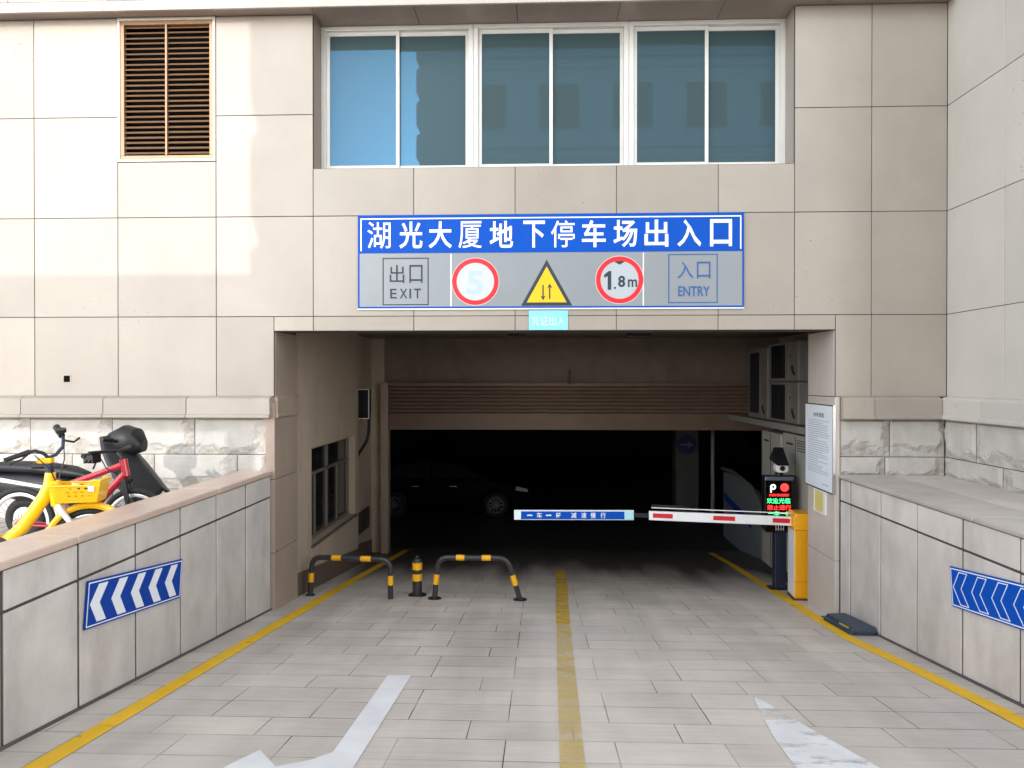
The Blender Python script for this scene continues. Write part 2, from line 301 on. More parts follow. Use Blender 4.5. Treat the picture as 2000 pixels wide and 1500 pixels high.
def strip(name, pts, w_, m, dz=.004):
    mb = MB(); k = len(pts)
    if isinstance(w_, (int, float)): w_ = [w_] * k
    sub = []
    for i in range(k - 1):
        for j in range(6):
            t = j / 6; sub.append((pts[i][0] * (1 - t) + pts[i + 1][0] * t, pts[i][1] * (1 - t) + pts[i + 1][1] * t, w_[i] * (1 - t) + w_[i + 1] * t))
    sub.append((*pts[-1], w_[-1]))
    vs = []
    for x, y, ww in sub: vs += [(x - ww / 2, y, zr(y) + dz), (x + ww / 2, y, zr(y) + dz)]
    mb.add(vs, [(2 * i, 2 * i + 1, 2 * i + 3, 2 * i + 2) for i in range(len(sub) - 1)])
    return mb.build(name, m, kind='structure')
strip('yellow_edge_line', [(-2.76, -8.4), (-2.77, -4.5), (-2.775, -1.2), (-2.76, 2.8), (-2.72, 6.5)], .135, LINEY)
strip('yellow_edge_line', [(3.17, -8.4), (3.165, -3.2), (3.12, -2.2), (3.04, -1.1), (3.10, .05), (3.22, 2.2), (3.34, 4.5), (3.4, 6.4)], [.14, .14, .14, .13, .13, .13, .12, .12], LINEY)
strip('yellow_centre_line', [(.165, -5.6), (.18, -4.4), (.215, -2.2), (.245, -.6)], [.145, .145, .15, .15], LINEF)
strip('yellow_centre_line', [(.245, -.6), (.265, .5), (.30, 1.8), (.33, 3.6)], [.15, .155, .16, .16], paint_mat('scuffed_yellow_road_paint', (.62, .40, .04), .42, 3.0, .2))
def flat(name, polys, m, dz=.004):
    mb = MB()
    for p in polys: mb.add([(x, y, zr(y) + dz) for x, y in p], [tuple(range(len(p)))])
    return mb.build(name, m, kind='structure')
flat('white_arrow_marking', [[(-1.217, -2.66), (-1.03, -2.65), (-1.03, -5.2), (-1.205, -5.2), (-1.205, -4.98), (-1.48, -4.62), (-1.46, -4.48), (-1.30, -4.38), (-1.205, -4.26)],
                             [(-1.64, -4.245), (-1.452, -4.49), (-1.48, -4.62), (-1.74, -4.52), (-1.73, -4.47)]], LINEW)
flat('white_arrow_marking', [[(1.555, -3.03), (1.63, -3.3), (1.72, -3.7), (1.80, -4.0), (1.90, -4.4), (1.98, -4.7), (1.40, -4.75), (1.44, -3.9), (1.50, -3.4)]], LINEWW)

# ------------------------------------------------------------------ the building
B = thing('garage_building', 'pale stone-clad building with the dark garage entrance in its ground floor', 'building')
clad = MB(); core = MB()
def panel(x0, x1, z0, z1, y=0, g=.0042):
    clad.box(x0 + g, x1 - g, y, y + .024, z0 + g, z1 - g); core.box(x0, x1, y + .005, y + .30, z0, z1)
ZR = [2.49, 3.42, 4.583, 5.762, 6.918]
XL = [-9.6, -8.44, -7.13, -5.96, -4.955, -3.783, -2.637]
for i in range(len(XL) - 1):
    for j in range(4):
        x0, x1, z0, z1 = XL[i], XL[i + 1], ZR[j], ZR[j + 1]
        if i == 4 and j >= 2:
            if j == 2: panel(x0, x1, z0, 5.232)
            continue
        if i == 5 and j == 0: x1 = -3.10
        panel(x0, x1, z0, z1)
XC = [-2.637, -1.463, -.291, .868, 2.021, 2.877]
for i in range(5):
    panel(XC[i], XC[i + 1], 4.583, 5.135); panel(XC[i], XC[i + 1], 3.42, 4.583); panel(XC[i], XC[i + 1], 3.25, 3.42)
panel(-3.10, -2.637, 3.25, 3.42); panel(2.877, 3.336, 3.25, 3.42)
for x0, x1 in ((2.877, 3.734), (3.734, 4.568)):
    for j in (1, 2, 3): panel(x0, x1, ZR[j], ZR[j + 1])
panel(3.336, 3.734, 2.49, 3.42); panel(3.734, 4.568, 2.49, 3.42)
# side wing, facing left
wing = MB()
YW = [0, -1.025, -2.12, -2.62]
for i in range(3):
    for j in range(6):
        z0, z1 = (ZR + [8.08, 9.25])[j], (ZR + [8.08, 9.25])[j + 1]
        wing.box(4.568, 4.592, YW[i + 1] + .0035, YW[i] - .0035, z0 + .0035, z1 - .0035)
core.box(4.573, 4.9, -2.61, .3, 2.3, 9.3); core.box(4.605, 4.9, -2.61, .3, 1.0, 2.3)
wing.build('cladding', CLADW, B, bevel=.0025, seg=1); soff = MB()
# overhanging storey above
for i, x in enumerate([-10.8, -9.63, -8.46, -7.29, -6.12, -4.95, -3.78, -2.61, -1.44, -.27, .9, 2.07, 3.24, 4.41]):
    x1 = min(x + 1.17, 4.566)
    clad.box(x + .0035, x1 - .0035, -.205, -.181, 7.02, 8.1); clad.box(x + .0035, x1 - .0035, -.205, -.181, 8.107, 9.25)
    soff.box(x + .0035, x1 - .0035, -.178, .50, 6.922, 6.945)          # soffit
core.box(-10.8, 4.566, -.185, .5, 6.944, 9.3)
soff.build('soffit', SOFF, B); clad.build('cladding', CLAD, B, bevel=.0025, seg=1)
core.build('wall_core', JOINT, B)
mb = MB()
for a, b in ((-10.8, -5.0), (-4.997, 4.566)): mb.box(a, b, -.215, -.178, 6.90, 7.012)
mb.build('drip_edge', mat('pale_edge_stone', (.44, .40, .36), .4, var=.04), B, bevel=.006)
# window bay: reveals, head, sill
mb = MB(); mb.box(-2.66, -2.634, .031, .46, 5.14, 6.92); mb.build('window_reveal', SOFF, B); mb = MB(); mb.box(2.874, 2.90, .031, .46, 5.14, 6.92)  # left reveal's shade comes from the darker stone colour, right one stays plain
mb.prism([(.031, 5.12), (.46, 5.12), (.46, 5.16), (.031, 5.142)], -2.634, 2.874, lambda u, v, t: (t, u, v))
mb.build('window_reveal', CLAD, B)
MB().box(-2.9, 3.1, .46, .6, 5.0, 7.0).build('bay_back', DARK, B)
def window(x0, x1):
    o = MB(); F = .055
    o.box(x0, x1, .30, .40, 6.868, 6.918); o.box(x0, x1, .30, .40, 5.165, 5.215); o.box(x0, x0 + F, .30, .40, 5.215, 6.868); o.box(x1 - F, x1, .30, .40, 5.215, 6.868)
    win = o.build('window', PVC, B, bevel=.004)
    xm = (x0 + x1) / 2; s = MB(); p = MB()
    for a, b, y in ((x0 + F, xm + .025, .335), (xm - .025, x1 - F, .365)):
        s.box(a, a + .042, y, y + .028, 5.216, 6.867); s.box(b - .042, b, y, y + .028, 5.216, 6.867)
        s.box(a + .042, b - .042, y, y + .028, 6.818, 6.867); s.box(a + .042, b - .042, y, y + .028, 5.216, 5.262)
        p.box(a + .03, b - .03, y + .012, y + .018, 5.24, 6.84)
    s.build('frame', PVC, win, bevel=.003); p.build('pane', GLASS, win)
for a, b in ((-2.632, -.802), (-.798, 1.043), (1.047, 2.872)): window(a, b)
# louvred vent
vx0, vx1, vz0, vz1 = -4.952, -3.786, 5.236, 6.915
mb = MB(); w_ = .03
mb.box(vx0, vx1, -.012, .05, vz0, vz0 + w_); mb.box(vx0, vx1, -.012, .05, vz1 - w_, vz1); mb.box(vx0, vx0 + w_, -.012, .05, vz0 + w_, vz1 - w_); mb.box(vx1 - w_, vx1, -.012, .05, vz0 + w_, vz1 - w_)
vent = mb.build('louvre_vent', mat('vent_trim', (.62, .58, .52), .5), B, bevel=.004)
mb = MB(); i0, i1, j0, j1 = vx0 + w_, vx1 - w_, vz0 + w_, vz1 - w_; q = .045
mb.box(i0, i1, .002, .06, j0, j0 + q); mb.box(i0, i1, .002, .06, j1 - q, j1); mb.box(i0, i0 + q, .002, .06, j0 + q, j1 - q); mb.box(i1 - q, i1, .002, .06, j0 + q, j1 - q)
mb.box(-4.385, -4.362, -.004, .03, j0 + q, j1 - q); mb.build('frame', BRONZE, vent, bevel=.003)
mb = MB(); NS = 25
for i in range(NS):
    z = j0 + q + (i + .5) * (j1 - j0 - 2 * q) / NS
    for a, b in ((i0 + q, -4.386), (-4.361, i1 - q)):
        d = rnd.uniform(-.003, .003)
        mb.prism([(.004, z - .010 + d), (.010, z - .013 + d), (.055, z + .020 + d), (.050, z + .024 + d)], a, b, lambda u, v, t: (t, u, v))
mb.build('slats', BRONZE, vent)
MB().box(vx0, vx1, .12, .3, vz0, vz1).build('backing', DARK, vent)
# small square hole with a pale rim
mb = MB(); Frame((-5.571, 0, 2.695), (1, 0, 0), (0, 0, 1)).border(mb, -.052, .052, -.052, .052, .014, 0, .004)
hole = mb.build('pipe_outlet', CLAD, B); MB().box(-5.610, -5.532, -.0015, .02, 2.656, 2.734).build('opening', DARK, hole)
# band course
PROF = [(.03, 2.497), (-.045, 2.488), (-.085, 2.462), (-.085, 2.285), (-.108, 2.278), (-.108, 2.246), (-.06, 2.234), (.03, 2.234)]
mb = MB()
x = -3.12
while x > -9.5:
    mb.prism(PROF, max(x - .985, -9.6) + .003, x - .003, lambda u, v, t: (t, u, v)); x -= .985
mb.build('band_course', CLAD, B, bevel=.003, seg=1); mb = MB()
for a, b in ((3.39, 3.74), (3.74, 4.48)): mb.prism(PROF, a + .003, b - .003, lambda u, v, t: (t, u, v))
mb.build('band_course', CLAD, B, bevel=.003, seg=1); mb = MB()
for a, b in ((-.02, -.78), (-.78, -1.8), (-1.8, -2.62)): mb.prism(PROF, a - .003, b + .003, lambda u, v, t: (4.568 + u, t, v))
mb.build('band_course', CLADW, B, bevel=.003, seg=1); mb = MB()
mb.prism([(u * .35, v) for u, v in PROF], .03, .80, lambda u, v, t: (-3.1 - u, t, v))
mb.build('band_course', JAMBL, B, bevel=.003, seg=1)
# split-face stone plinth
STONE2 = mat('weathered_broken_stone', (.42, .392, .352), .9, var=.16, vscale=14, bump=.7, bscale=30, dirt=.45, dcol=(.27, .225, .18), dscale=5)
pl = MB(); chip = set()
def build_plinth():
    o = pl.build('stone_plinth', STONE, B); o.data.materials.append(STONE2)
    for p in o.data.polygons:
        if p.index in chip: p.material_index = 1
    chip.clear()
def rock(fn, u0, u1, v0, v1, seed):
    nu, nv = max(8, int((u1 - u0) / .022)), max(8, int((v1 - v0) / .022)); g = .004
    vs = []; bad = set()
    for j in range(nv + 1):
        for i in range(nu + 1):
            a, b = i / nu, j / nv; u = u0 + g + (u1 - u0 - 2 * g) * a; v = v0 + g + (v1 - v0 - 2 * g) * b
            e = min(a * (u1 - u0), (1 - a) * (u1 - u0), b * (v1 - v0), (1 - b) * (v1 - v0))
            P_ = Vector((u * 3, v * 3, seed * 7.31))
            n1 = noise.fractal(P_ * 1.2, 1, 2, 4); n2 = noise.noise(Vector((u * 2.1, seed * 3.7, 0))); n3 = noise.noise(Vector((v * 4.1, seed * 1.7, 5)))
            d = .034 + .003 * n1
            vd = noise.voronoi(Vector((u * 7, v * 9, seed * 2.3)))[0]; fac = (vd[1] - vd[0])
            low = (.26 + .34 * n2 + .07 * noise.noise(Vector((u * 14, seed, 2)))) - b
            if low > 0: d -= .013 + min(.026, low * .11) - .012 * min(1, fac * 2)
            side = a - (.86 + .13 * n3 + .04 * noise.noise(Vector((v * 16, seed, 9))))
            if side > 0: d -= .014 + min(.022, side * .2) - .012 * min(1, fac * 2)
            if (low > .015 or side > .01) and noise.noise(Vector((u * 3.3, v * 6, seed * 1.3 + 4))) > -.18: bad.add((i, j))
            if e < .008: d = .016
            if e < 1e-6: d = .0
            d = max(d, .0)
            vs.append(fn(u, v, d))
    m_ = nu + 1; f0 = len(pl.f)
    for q, (j, i) in enumerate([(j, i) for j in range(nv) for i in range(nu)]):
        if (i, j) in bad and (i + 1, j + 1) in bad: chip.add(f0 + q)
    pl.add(vs, [(j * m_ + i, j * m_ + i + 1, (j + 1) * m_ + i + 1, (j + 1) * m_ + i) for j in range(nv) for i in range(nu)])
sd = 0
for row, (z0, z1, off) in enumerate(((1.81, 2.236, -3.205), (1.40, 1.81, -3.55), (.99, 1.40, -3.205))):
    edges = [-3.205]; x = off - (.85 if off == -3.205 else 0)
    while x > -7.6: edges.append(x); x -= .99
    for a, b in zip(edges[1:], edges[:-1]): sd += 1; rock(lambda u, v, d: (u, .03 - d, v), a, b, z0, z1, sd)
build_plinth(); pl = MB()
for z0, z1, ed in ((1.81, 2.236, [3.39, 3.95, 4.56]), (1.56, 1.81, [3.39, 3.9, 4.56])):
    for a, b in zip(ed[:-1], ed[1:]): sd += 1; rock(lambda u, v, d: (u, .03 - d, v), a, b, z0, z1, sd)
for z0, z1, ed in ((1.81, 2.236, [-2.62, -1.55, -.55, .06]), (1.56, 1.81, [-2.62, -1.95, -1.0, .06])):
    for a, b in zip(ed[:-1], ed[1:]): sd += 1; rock(lambda u, v, d: (4.58 - d, u, v), a, b, z0, z1, sd)
build_plinth()
MB().box(-9.6, -3.2, .04, .4, .9, 2.49).build('plinth_core', JOINT, B); MB().box(3.385, 4.6, .04, .4, .9, 2.49).build('plinth_core', JOINT, B)
# jambs
mb = MB(); jc = MB()
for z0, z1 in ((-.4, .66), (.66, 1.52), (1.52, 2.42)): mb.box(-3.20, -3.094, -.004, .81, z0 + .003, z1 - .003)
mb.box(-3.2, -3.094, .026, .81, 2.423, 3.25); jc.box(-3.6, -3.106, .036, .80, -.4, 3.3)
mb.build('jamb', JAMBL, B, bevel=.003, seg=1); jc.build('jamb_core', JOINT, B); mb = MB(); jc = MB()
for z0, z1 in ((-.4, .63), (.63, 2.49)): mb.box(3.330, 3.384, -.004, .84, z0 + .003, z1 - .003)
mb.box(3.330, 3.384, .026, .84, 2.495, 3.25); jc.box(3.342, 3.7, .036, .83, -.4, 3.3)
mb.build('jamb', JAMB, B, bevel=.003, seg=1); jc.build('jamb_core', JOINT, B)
# lintel soffit, ceiling, mass behind
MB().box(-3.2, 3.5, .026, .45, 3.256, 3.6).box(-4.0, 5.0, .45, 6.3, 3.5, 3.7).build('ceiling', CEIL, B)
MB().box(-10.7, 9.3, .6, 24.3, 3.72, 9.3).build('upper_storeys', CLAD, B)
mb = MB()
mb.box(-3.55, -3.13, .81, 1.50, -.9, 3.5); mb.box(-3.55, -3.13, 1.50, 3.88, -.9, .42); mb.box(-3.55, -3.13, 1.50, 3.88, 1.745, 3.5); mb.box(-3.55, -3.13, 3.88, 4.10, -.9, 3.5)
mb.box(-3.75, -3.34, 4.10, 6.0, -.9, 3.5); mb.box(-3.8, -3.08, 5.99, 6.03, -.9, 3.5)
mb.box(4.62, 4.9, .84, 6.0, -.9, 3.5); mb.box(3.7, 4.62, .84, 1.2, -.9, 3.5)
mb.build('inner_wall', PLASTER, B)
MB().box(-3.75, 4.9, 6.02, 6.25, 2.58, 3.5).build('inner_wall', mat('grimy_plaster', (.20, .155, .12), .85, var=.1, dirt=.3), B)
mb = MB()
mb.prism([(.812, zr(.812) - .05), (4.1, zr(4.1) - .05), (4.1, zr(4.1) + .28), (.812, zr(.812) + .30)], -3.13, -3.118, lambda u, v, t: (t, u, v))
mb.prism([(4.1, zr(4.1) - .05), (6.0, zr(6.0) - .05), (6.0, zr(6) + .26), (4.1, zr(4.1) + .28)], -3.34, -3.328, lambda u, v, t: (t, u, v)); mb.build('skirting', SKIRT, B)
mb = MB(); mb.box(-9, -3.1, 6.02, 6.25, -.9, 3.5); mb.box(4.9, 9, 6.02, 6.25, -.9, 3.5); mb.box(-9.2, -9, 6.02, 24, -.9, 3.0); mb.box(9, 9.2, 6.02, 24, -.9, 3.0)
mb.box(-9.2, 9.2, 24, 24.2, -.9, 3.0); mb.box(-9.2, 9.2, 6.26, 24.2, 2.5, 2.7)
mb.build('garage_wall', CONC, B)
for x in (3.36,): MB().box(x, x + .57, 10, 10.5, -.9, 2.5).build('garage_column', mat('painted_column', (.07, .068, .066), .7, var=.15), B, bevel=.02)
# side window of the passage
mb = MB(); X0 = -3.29
mb.box(X0, X0 + .05, 1.50, 3.88, .42, .47); mb.box(X0, X0 + .05, 1.50, 3.88, 1.70, 1.745)
for y in (1.50, 2.62, 3.83): mb.box(X0, X0 + .05, y, y + .05, .47, 1.70)
mb.box(X0, X0 + .05, 1.55, 3.83, 1.33, 1.37); mb.box(X0, X0 + .04, 2.05, 2.08, .47, 1.33); mb.box(X0, X0 + .04, 3.22, 3.25, .47, 1.33)
sw = mb.build('window', mat('dull_window_frame', (.16, .13, .11), .5), B, label='dark side window of the passage')
MB().box(-3.285, -3.275, 1.52, 3.86, .44, 1.72).build('pane', DGLASS, sw)
MB().box(-3.30, -3.10, 1.46, 3.92, .385, .418).build('sill', SKIRT, sw)
# low wall grille on the recessed wall
mb = MB(); mb.box(-3.34, -3.31, 4.62, 5.72, -.16, .24)
gr = mb.build('wall_grille', BLK, B, bevel=.005); mb = MB()
for i in range(7): mb.box(-3.31, -3.295, 4.70 + i * .145, 4.77 + i * .145, -.12, .20)
mb.build('slats', STEELBLK, gr)
# roller shutter
mb = MB(); mb.box(-2.96, 4.3, 5.78, 6.02, 2.56, 2.63); sh = mb.build('roller_shutter', SHUT, B, bevel=.01)
mb = MB(); z = 2.555; k = 0
while z > 1.98:
    mb.prism([(5.86, z), (5.835, z - .012), (5.825, z - .035), (5.835, z - .062), (5.86, z - .07), (5.9, z - .07), (5.9, z)], -2.95, 4.28, lambda u, v, t: (t, u, v)); z -= .0725
mb.build('slats', SHUT, sh); MB().box(-2.955, 4.29, 5.80, 5.90, 1.715, z + .066).build('bottom_rail', mat('worn_shutter_rail', (.15, .10, .07), .5, metal=.2, var=.08), sh, bevel=.008)
MB().box(-3.12, -2.965, 5.80, 6.02, -.9, 2.63).build('guide_rail', mat('guide_paint', (.33, .25, .19), .5, var=.06), sh, bevel=.01)
MB().box(4.31, 4.46, 5.80, 6.02, -.9, 2.63).build('guide_rail', SHUT, sh, bevel=.01)
MB().tube([(.56, 5.74, 2.60), (.56, 5.74, 2.88)], .018).box(.52, .60, 5.72, 5.78, 2.63, 2.66).build('shutter_lock', BLK, sh)
# equipment ledge on the right and stair parapet
MB().box(3.60, 4.62, 1.25, 6.0, 1.93, 2.03).build('equipment_ledge', mat('ledge_concrete', (.24, .22, .20), .8, var=.1), B, bevel=.01)
st = thing('stair_parapet', 'pale blue-striped stair parapet with sloping handrail, beyond the grey cabinets', 'parapet')
mb = MB(); mb.prism([(5.35, -.9), (8.3, -.9), (8.3, .62), (7.4, .66), (6.0, .52), (5.35, .22)], 4.12, 4.24, lambda u, v, t: (t, u, v)); mb.build('panel', PANELW, st)
mb = MB(); mb.tube([(4.10, 8.3, .70), (4.10, 7.4, .73), (4.10, 6.0, .60), (4.10, 5.35, .30)], .045); mb.build('handrail', mat('worn_handrail', (.17, .155, .14), .4), st, smooth=True)
mb = MB(); mb.prism([(6.1, -.22), (8.2, .02), (8.2, .17), (6.1, -.06)], 4.112, 4.12, lambda u, v, t: (t, u, v)); mb.build('stripe', BLUED, st)

# ------------------------------------------------------------------ retaining walls of the ramp
def ramp_wall(side, label, name):
    rw = thing(name, label, 'retaining wall')
    s = -1 if side == 'L' else 1; xf = 3.14 if side == 'L' else 3.385
    bx = lambda m_, a, b, *r: m_.box(s * a, s * b, *r)
    mb = MB(); cr = MB()
    ys = [-.012 - (.06 if side == 'L' else .28) - i * .715 for i in range(12)]; ys = [-.012] + ys if side == 'R' else [-.012] + [y - .66 for y in ys]
    for a, b in zip(ys[1:], ys[:-1]):
        if b < -8.5: break
        a = max(a, -8.6); g = .011 + rnd.random() * .004; t = rnd.uniform(-.004, .004)
        bx(mb, xf + t, xf + .03, a + g, b - g, 1.318 + .010, 1.562); bx(mb, xf + t * .5, xf + .03, a + g, b - g, zr(b) - .3, 1.318 - .010)
    mb.build('slab_facing', RAMPWALL, rw, bevel=.006, seg=2)
    bx(cr, xf + .009, xf + .38, -8.6, -.012, .0 - .4, 1.566); cr.build('core', JOINT, rw)
    mb = MB(); mb.prism([(-8.6, zr(-8.6) - .1), (-.012, -.1), (-.012, .022), (-8.6, zr(-8.6) + .022)], s * (xf - .012), s * (xf + .02), lambda u, v, t: (t, u, v)); mb.build('base_mortar', mat('dirty_mortar', (.10, .085, .08), .9, var=.2), rw)
    mb = MB(); y = -.012; wd = .39 if side == 'L' else .56
    L_ = [1.42, 2.2, 2.2, 2.2, 1] if side == 'L' else [2.6, 2.4, 2.4, 1.2]
    for q in L_:
        bx(mb, xf - .022, xf - .022 + wd, max(y - q, -8.6) + .003, y - .003, 1.572, 1.628 if side == 'L' else 1.615); y -= q
    mb.build('coping', COPING if side == 'L' else COPING_R, rw, bevel=.014, seg=3)
    return rw
ramp_wall('L', 'stained slab wall with pink granite coping, below the bicycles', 'ramp_wall')
ramp_wall('R', 'stained grey slab wall with wide grey coping, beside the slate plastic box', 'ramp_wall')

# ------------------------------------------------------------------ signs
S = thing('entrance_sign', 'long blue and grey parking sign board above the garage entrance', 'sign')
fr = Frame((-2.107, -.012, 3.508), (1, 0, 0), (0, 0, 1)); W, H = 4.41, 1.074; K = .005864
U = lambda px: (px - 700) * K
V = lambda py: H - (py - 420) * .00593
mb = MB(); fr.rect(mb, 0, W, 0, H, -.02, .012); mb.build('board', SIGNG, S, bevel=.003)
mb = MB(); fr.rect(mb, 0, W, V(494), H, .012, .016); fr.border(mb, 0, W, 0, V(494) + .02, .018, .012, .0155); mb.build('blue_panel', BLUE, S)
mb = MB(); fr.rect(mb, .03, W - .03, H - .05, H - .036, .016, .0175); fr.rect(mb, .03, .044, V(490), H - .05, .016, .0175); fr.rect(mb, W - .044, W - .03, V(490), H - .05, .016, .0175)
fr.rect(mb, -.004, W + .004, -.016, -.002, -.02, .014); fr.rect(mb, U(883), U(885), .02, V(496), .012, .0128); fr.rect(mb, U(1258), U(1260), .02, V(496), .012, .0128)
mb.build('white_trim', SIGNW, S)
mb = MB()
for ch, px in zip('湖光大厦地下停车场出入口', (742, 805, 863, 922, 983, 1047, 1103, 1163, 1224, 1284, 1347, 1408)):
    hw = 23 if ch not in '口下' else 21; write(mb, fr, ch, U(px - hw), U(px + hw), V(485), V(433), .0185, .004 if ch in '厦湖停' else .018)
mb.build('lettering', SIGNW, S)
mb = MB(); fr.border(mb, U(749), U(840), V(595), V(503), .012, .012, .015)
for ch, a, b in (('出', 763, 792), ('口', 802, 828)): write(mb, fr, ch, U(a), U(b), V(552), V(517), .0165, .004)
for ch, a, b in (('E', 764, 777), ('X', 783, 798), ('I', 802, 805.5), ('T', 811, 825)): write(mb, fr, ch, U(a), U(b), V(582), V(563), .0165, .012)
mb.build('exit_panel', SIGNK, S)
def disc_sign(cx, cy):
    mb = MB(); fr.circ(mb, U(cx), V(cy), .276, .012, .0135); o = mb.build('speed_disc' if cx < 1000 else 'height_disc', mat('aged_white_film', (.52, .56, .60), .4), S)
    mb = MB(); fr.ring(mb, U(cx), V(cy), .216, .268, .0135, .016); mb.build('red_ring', SIGNRED, o); return o
d1 = disc_sign(932, 550); mb = MB(); write(mb, fr, '5', U(915), U(948), V(576), V(529), .0150, .03); mb.build('numeral', FAINT, d1)
d2 = disc_sign(1213, 548); mb = MB(); fr.circ(mb, U(1213), V(548), .214, .0135, .0142); mb.build('grey_face', mat('pale_grey_film', (.42, .46, .50), .35), d2)
mb = MB(); mb.prism([(U(1190), V(567)), (U(1197), V(567)), (U(1197), V(531)), (U(1192), V(531)), (U(1183), V(538)), (U(1183), V(544)), (U(1190), V(541))], .0142, .0155, fr); write(mb, fr, '.', U(1202), U(1206), V(566), V(561), .0155); write(mb, fr, '8', U(1210), U(1224), V(562), V(540), .0155, .03); write(mb, fr, 'm', U(1229), U(1247), V(562), V(547), .0155, .02)
mb.prism([(U(1199), V(511)), (U(1213), V(519)), (U(1227), V(511)), (U(1213), V(509))], .0142, .0152, fr); mb.build('numeral', SIGNK, d2)
mb = MB(); tri = lambda k: [(U(1071.5) + k * dx, V(568) + k * dy) for dx, dy in ((-.285, -.168), (.285, -.168), (0, .345))]
mb.prism(tri(1.03), .012, .0135, fr); t_ = mb.build('warning_triangle', SIGNK, S)
mb = MB(); mb.prism(tri(.80), .0135, .015, fr); mb.build('yellow_face', SIGNY, t_)
mb = MB()
for cx, up in ((1064.5, False), (1077.5, True)):
    fr.rect(mb, U(cx - 1.4), U(cx + 1.4), V(584), V(557), .015, .016); y0, y1 = (V(564), V(554)) if up else (V(577), V(587))
    mb.prism([(U(cx - 5.5), y0), (U(cx), y1), (U(cx + 5.5), y0), (U(cx), y0 + (y1 - y0) * .35)], .015, .0163, fr)
mb.build('arrows', SIGNK, t_)
mb = MB(); fr.border(mb, U(1307), U(1402), V(593), V(499), .012, .012, .015)
for ch, a, b in (('入', 1325, 1355), ('口', 1362, 1388)): write(mb, fr, ch, U(a), U(b), V(546), V(514), .0165, .004)
write(mb, fr, 'ENTRY', U(1326), U(1387), V(580), V(561), .0165, .02); mb.build('entrance_panel', SIGNB2, S)

T = thing('cyan_plate', 'small cyan plate hanging under the long blue sign board', 'sign')
f2 = Frame((-.132, -.008, 3.255), (1, 0, 0), (0, 0, 1)); mb = MB(); f2.rect(mb, 0, .445, 0, .222, -.008, .012); mb.build('plate', CYAN, T, bevel=.003)
mb = MB(); fw = Frame((-.132, -.008, 3.255), (1, 0, 0), (0, 0, 1))
for i, ch in enumerate('凭证出入'): write(mb, f2, ch, .035 + i * .097, .118 + i * .097, .05, .155, .0135, .008)
mb.build('lettering', mat('pale_cyan_print', (.62, .86, .92), .4), T)

def chevron_sign(label, o, u, v, L_, H_, outline, m, n):
    s = thing('chevron_sign', label, 'sign'); f = Frame(o, u, v)
    mb = MB(); f.rect(mb, 0, L_, 0, H_, 0, .012); mb.build('plate', m, s, bevel=.002)
    mb = MB(); f.border(mb, .012, L_ - .012, .012, H_ - .012, .008, .012, .0135); mb.build('border', SIGNW, s)
    mb = MB(); pitch = (L_ - .07) / n
    for i in range(n):
        x0 = .04 + i * pitch; a, th, m_ = pitch * .36, pitch * .43, .034
        P_ = [(x0, H_ / 2), (x0 + a, H_ - m_), (x0 + a + th, H_ - m_), (x0 + th, H_ / 2), (x0 + a + th, m_), (x0 + a, m_)]
        if not outline: mb.prism(P_, .012, .0145, f)
        else:
            for j in range(6):
                A, B_ = Vector(P_[j]), Vector(P_[(j + 1) % 6]); d = (B_ - A).normalized() * .003; nn = Vector((-d.y, d.x)) * 1.1
                mb.prism([tuple(A - d + nn), tuple(A - d - nn), tuple(B_ + d - nn), tuple(B_ + d + nn)], .012, .0140 + .0002 * (j % 2), f)
    mb.build('chevrons', SIGNW, s); return s
chevron_sign('dark blue chevron sign with solid white arrows, under the bicycles', (-3.134, -3.557, .964), (0, 1, -.126), (0, .126, 1), 1.36, .328, False, BLUED, 5)
chevron_sign('bright blue chevron sign with outlined arrows, on the grey-coped wall', (3.378, -2.325, .83), (0, -1, .116), (0, .116, 1), 1.36, .322, True, BLUE, 5)

N_ = thing('notice_board', 'white notice board with small print on the pillar behind the barrier cabinet', 'notice')
fn = Frame((3.318, .855, 1.40), (0, -1, -.008), (0, 0, 1)); mb = MB(); fn.rect(mb, 0, .86, 0, .99, -.016, .012); mb.build('board', PAPER, N_, bevel=.004)
mb = MB(); fn.border(mb, -.012, .872, -.012, 1.002, .014, -.016, .014); mb.build('frame', STEEL, N_)
mb = MB(); write(mb, fn, '停车须知', .27, .60, .845, .90, .0135, .012); mb.build('heading', INKD, N_)
mb = MB(); y = .80
for i in range(24):
    x = .10; ln = rnd.choice((.62, .64, .60, .45, .30)); 
    while x < .10 + ln: 
        k = rnd.uniform(.016, .03); fn.rect(mb, x, x + k, y, y + .008, .012, .0128); x += k + .007
    y -= .027
fn.rect(mb, .55, .74, .06, .07, .012, .0128); mb.build('small_print', INK, N_)
N2 = thing('yellow_notice', 'small yellow notice in a grey frame below the white notice board', 'notice')
f3 = Frame((3.325, .60, 1.112), (0, -1, 0), (0, 0, 1)); mb = MB(); f3.rect(mb, .02, .30, .012, .24, -.01, .006); mb.build('sheet', mat('yellow_paper', (.72, .60, .20), .5, var=.05), N2)
mb = MB(); f3.border(mb, 0, .36, -.01, .262, .018, -.01, .012); f3.rect(mb, .30, .342, .008, .244, -.01, .009); mb.build('frame', WHT, N2)

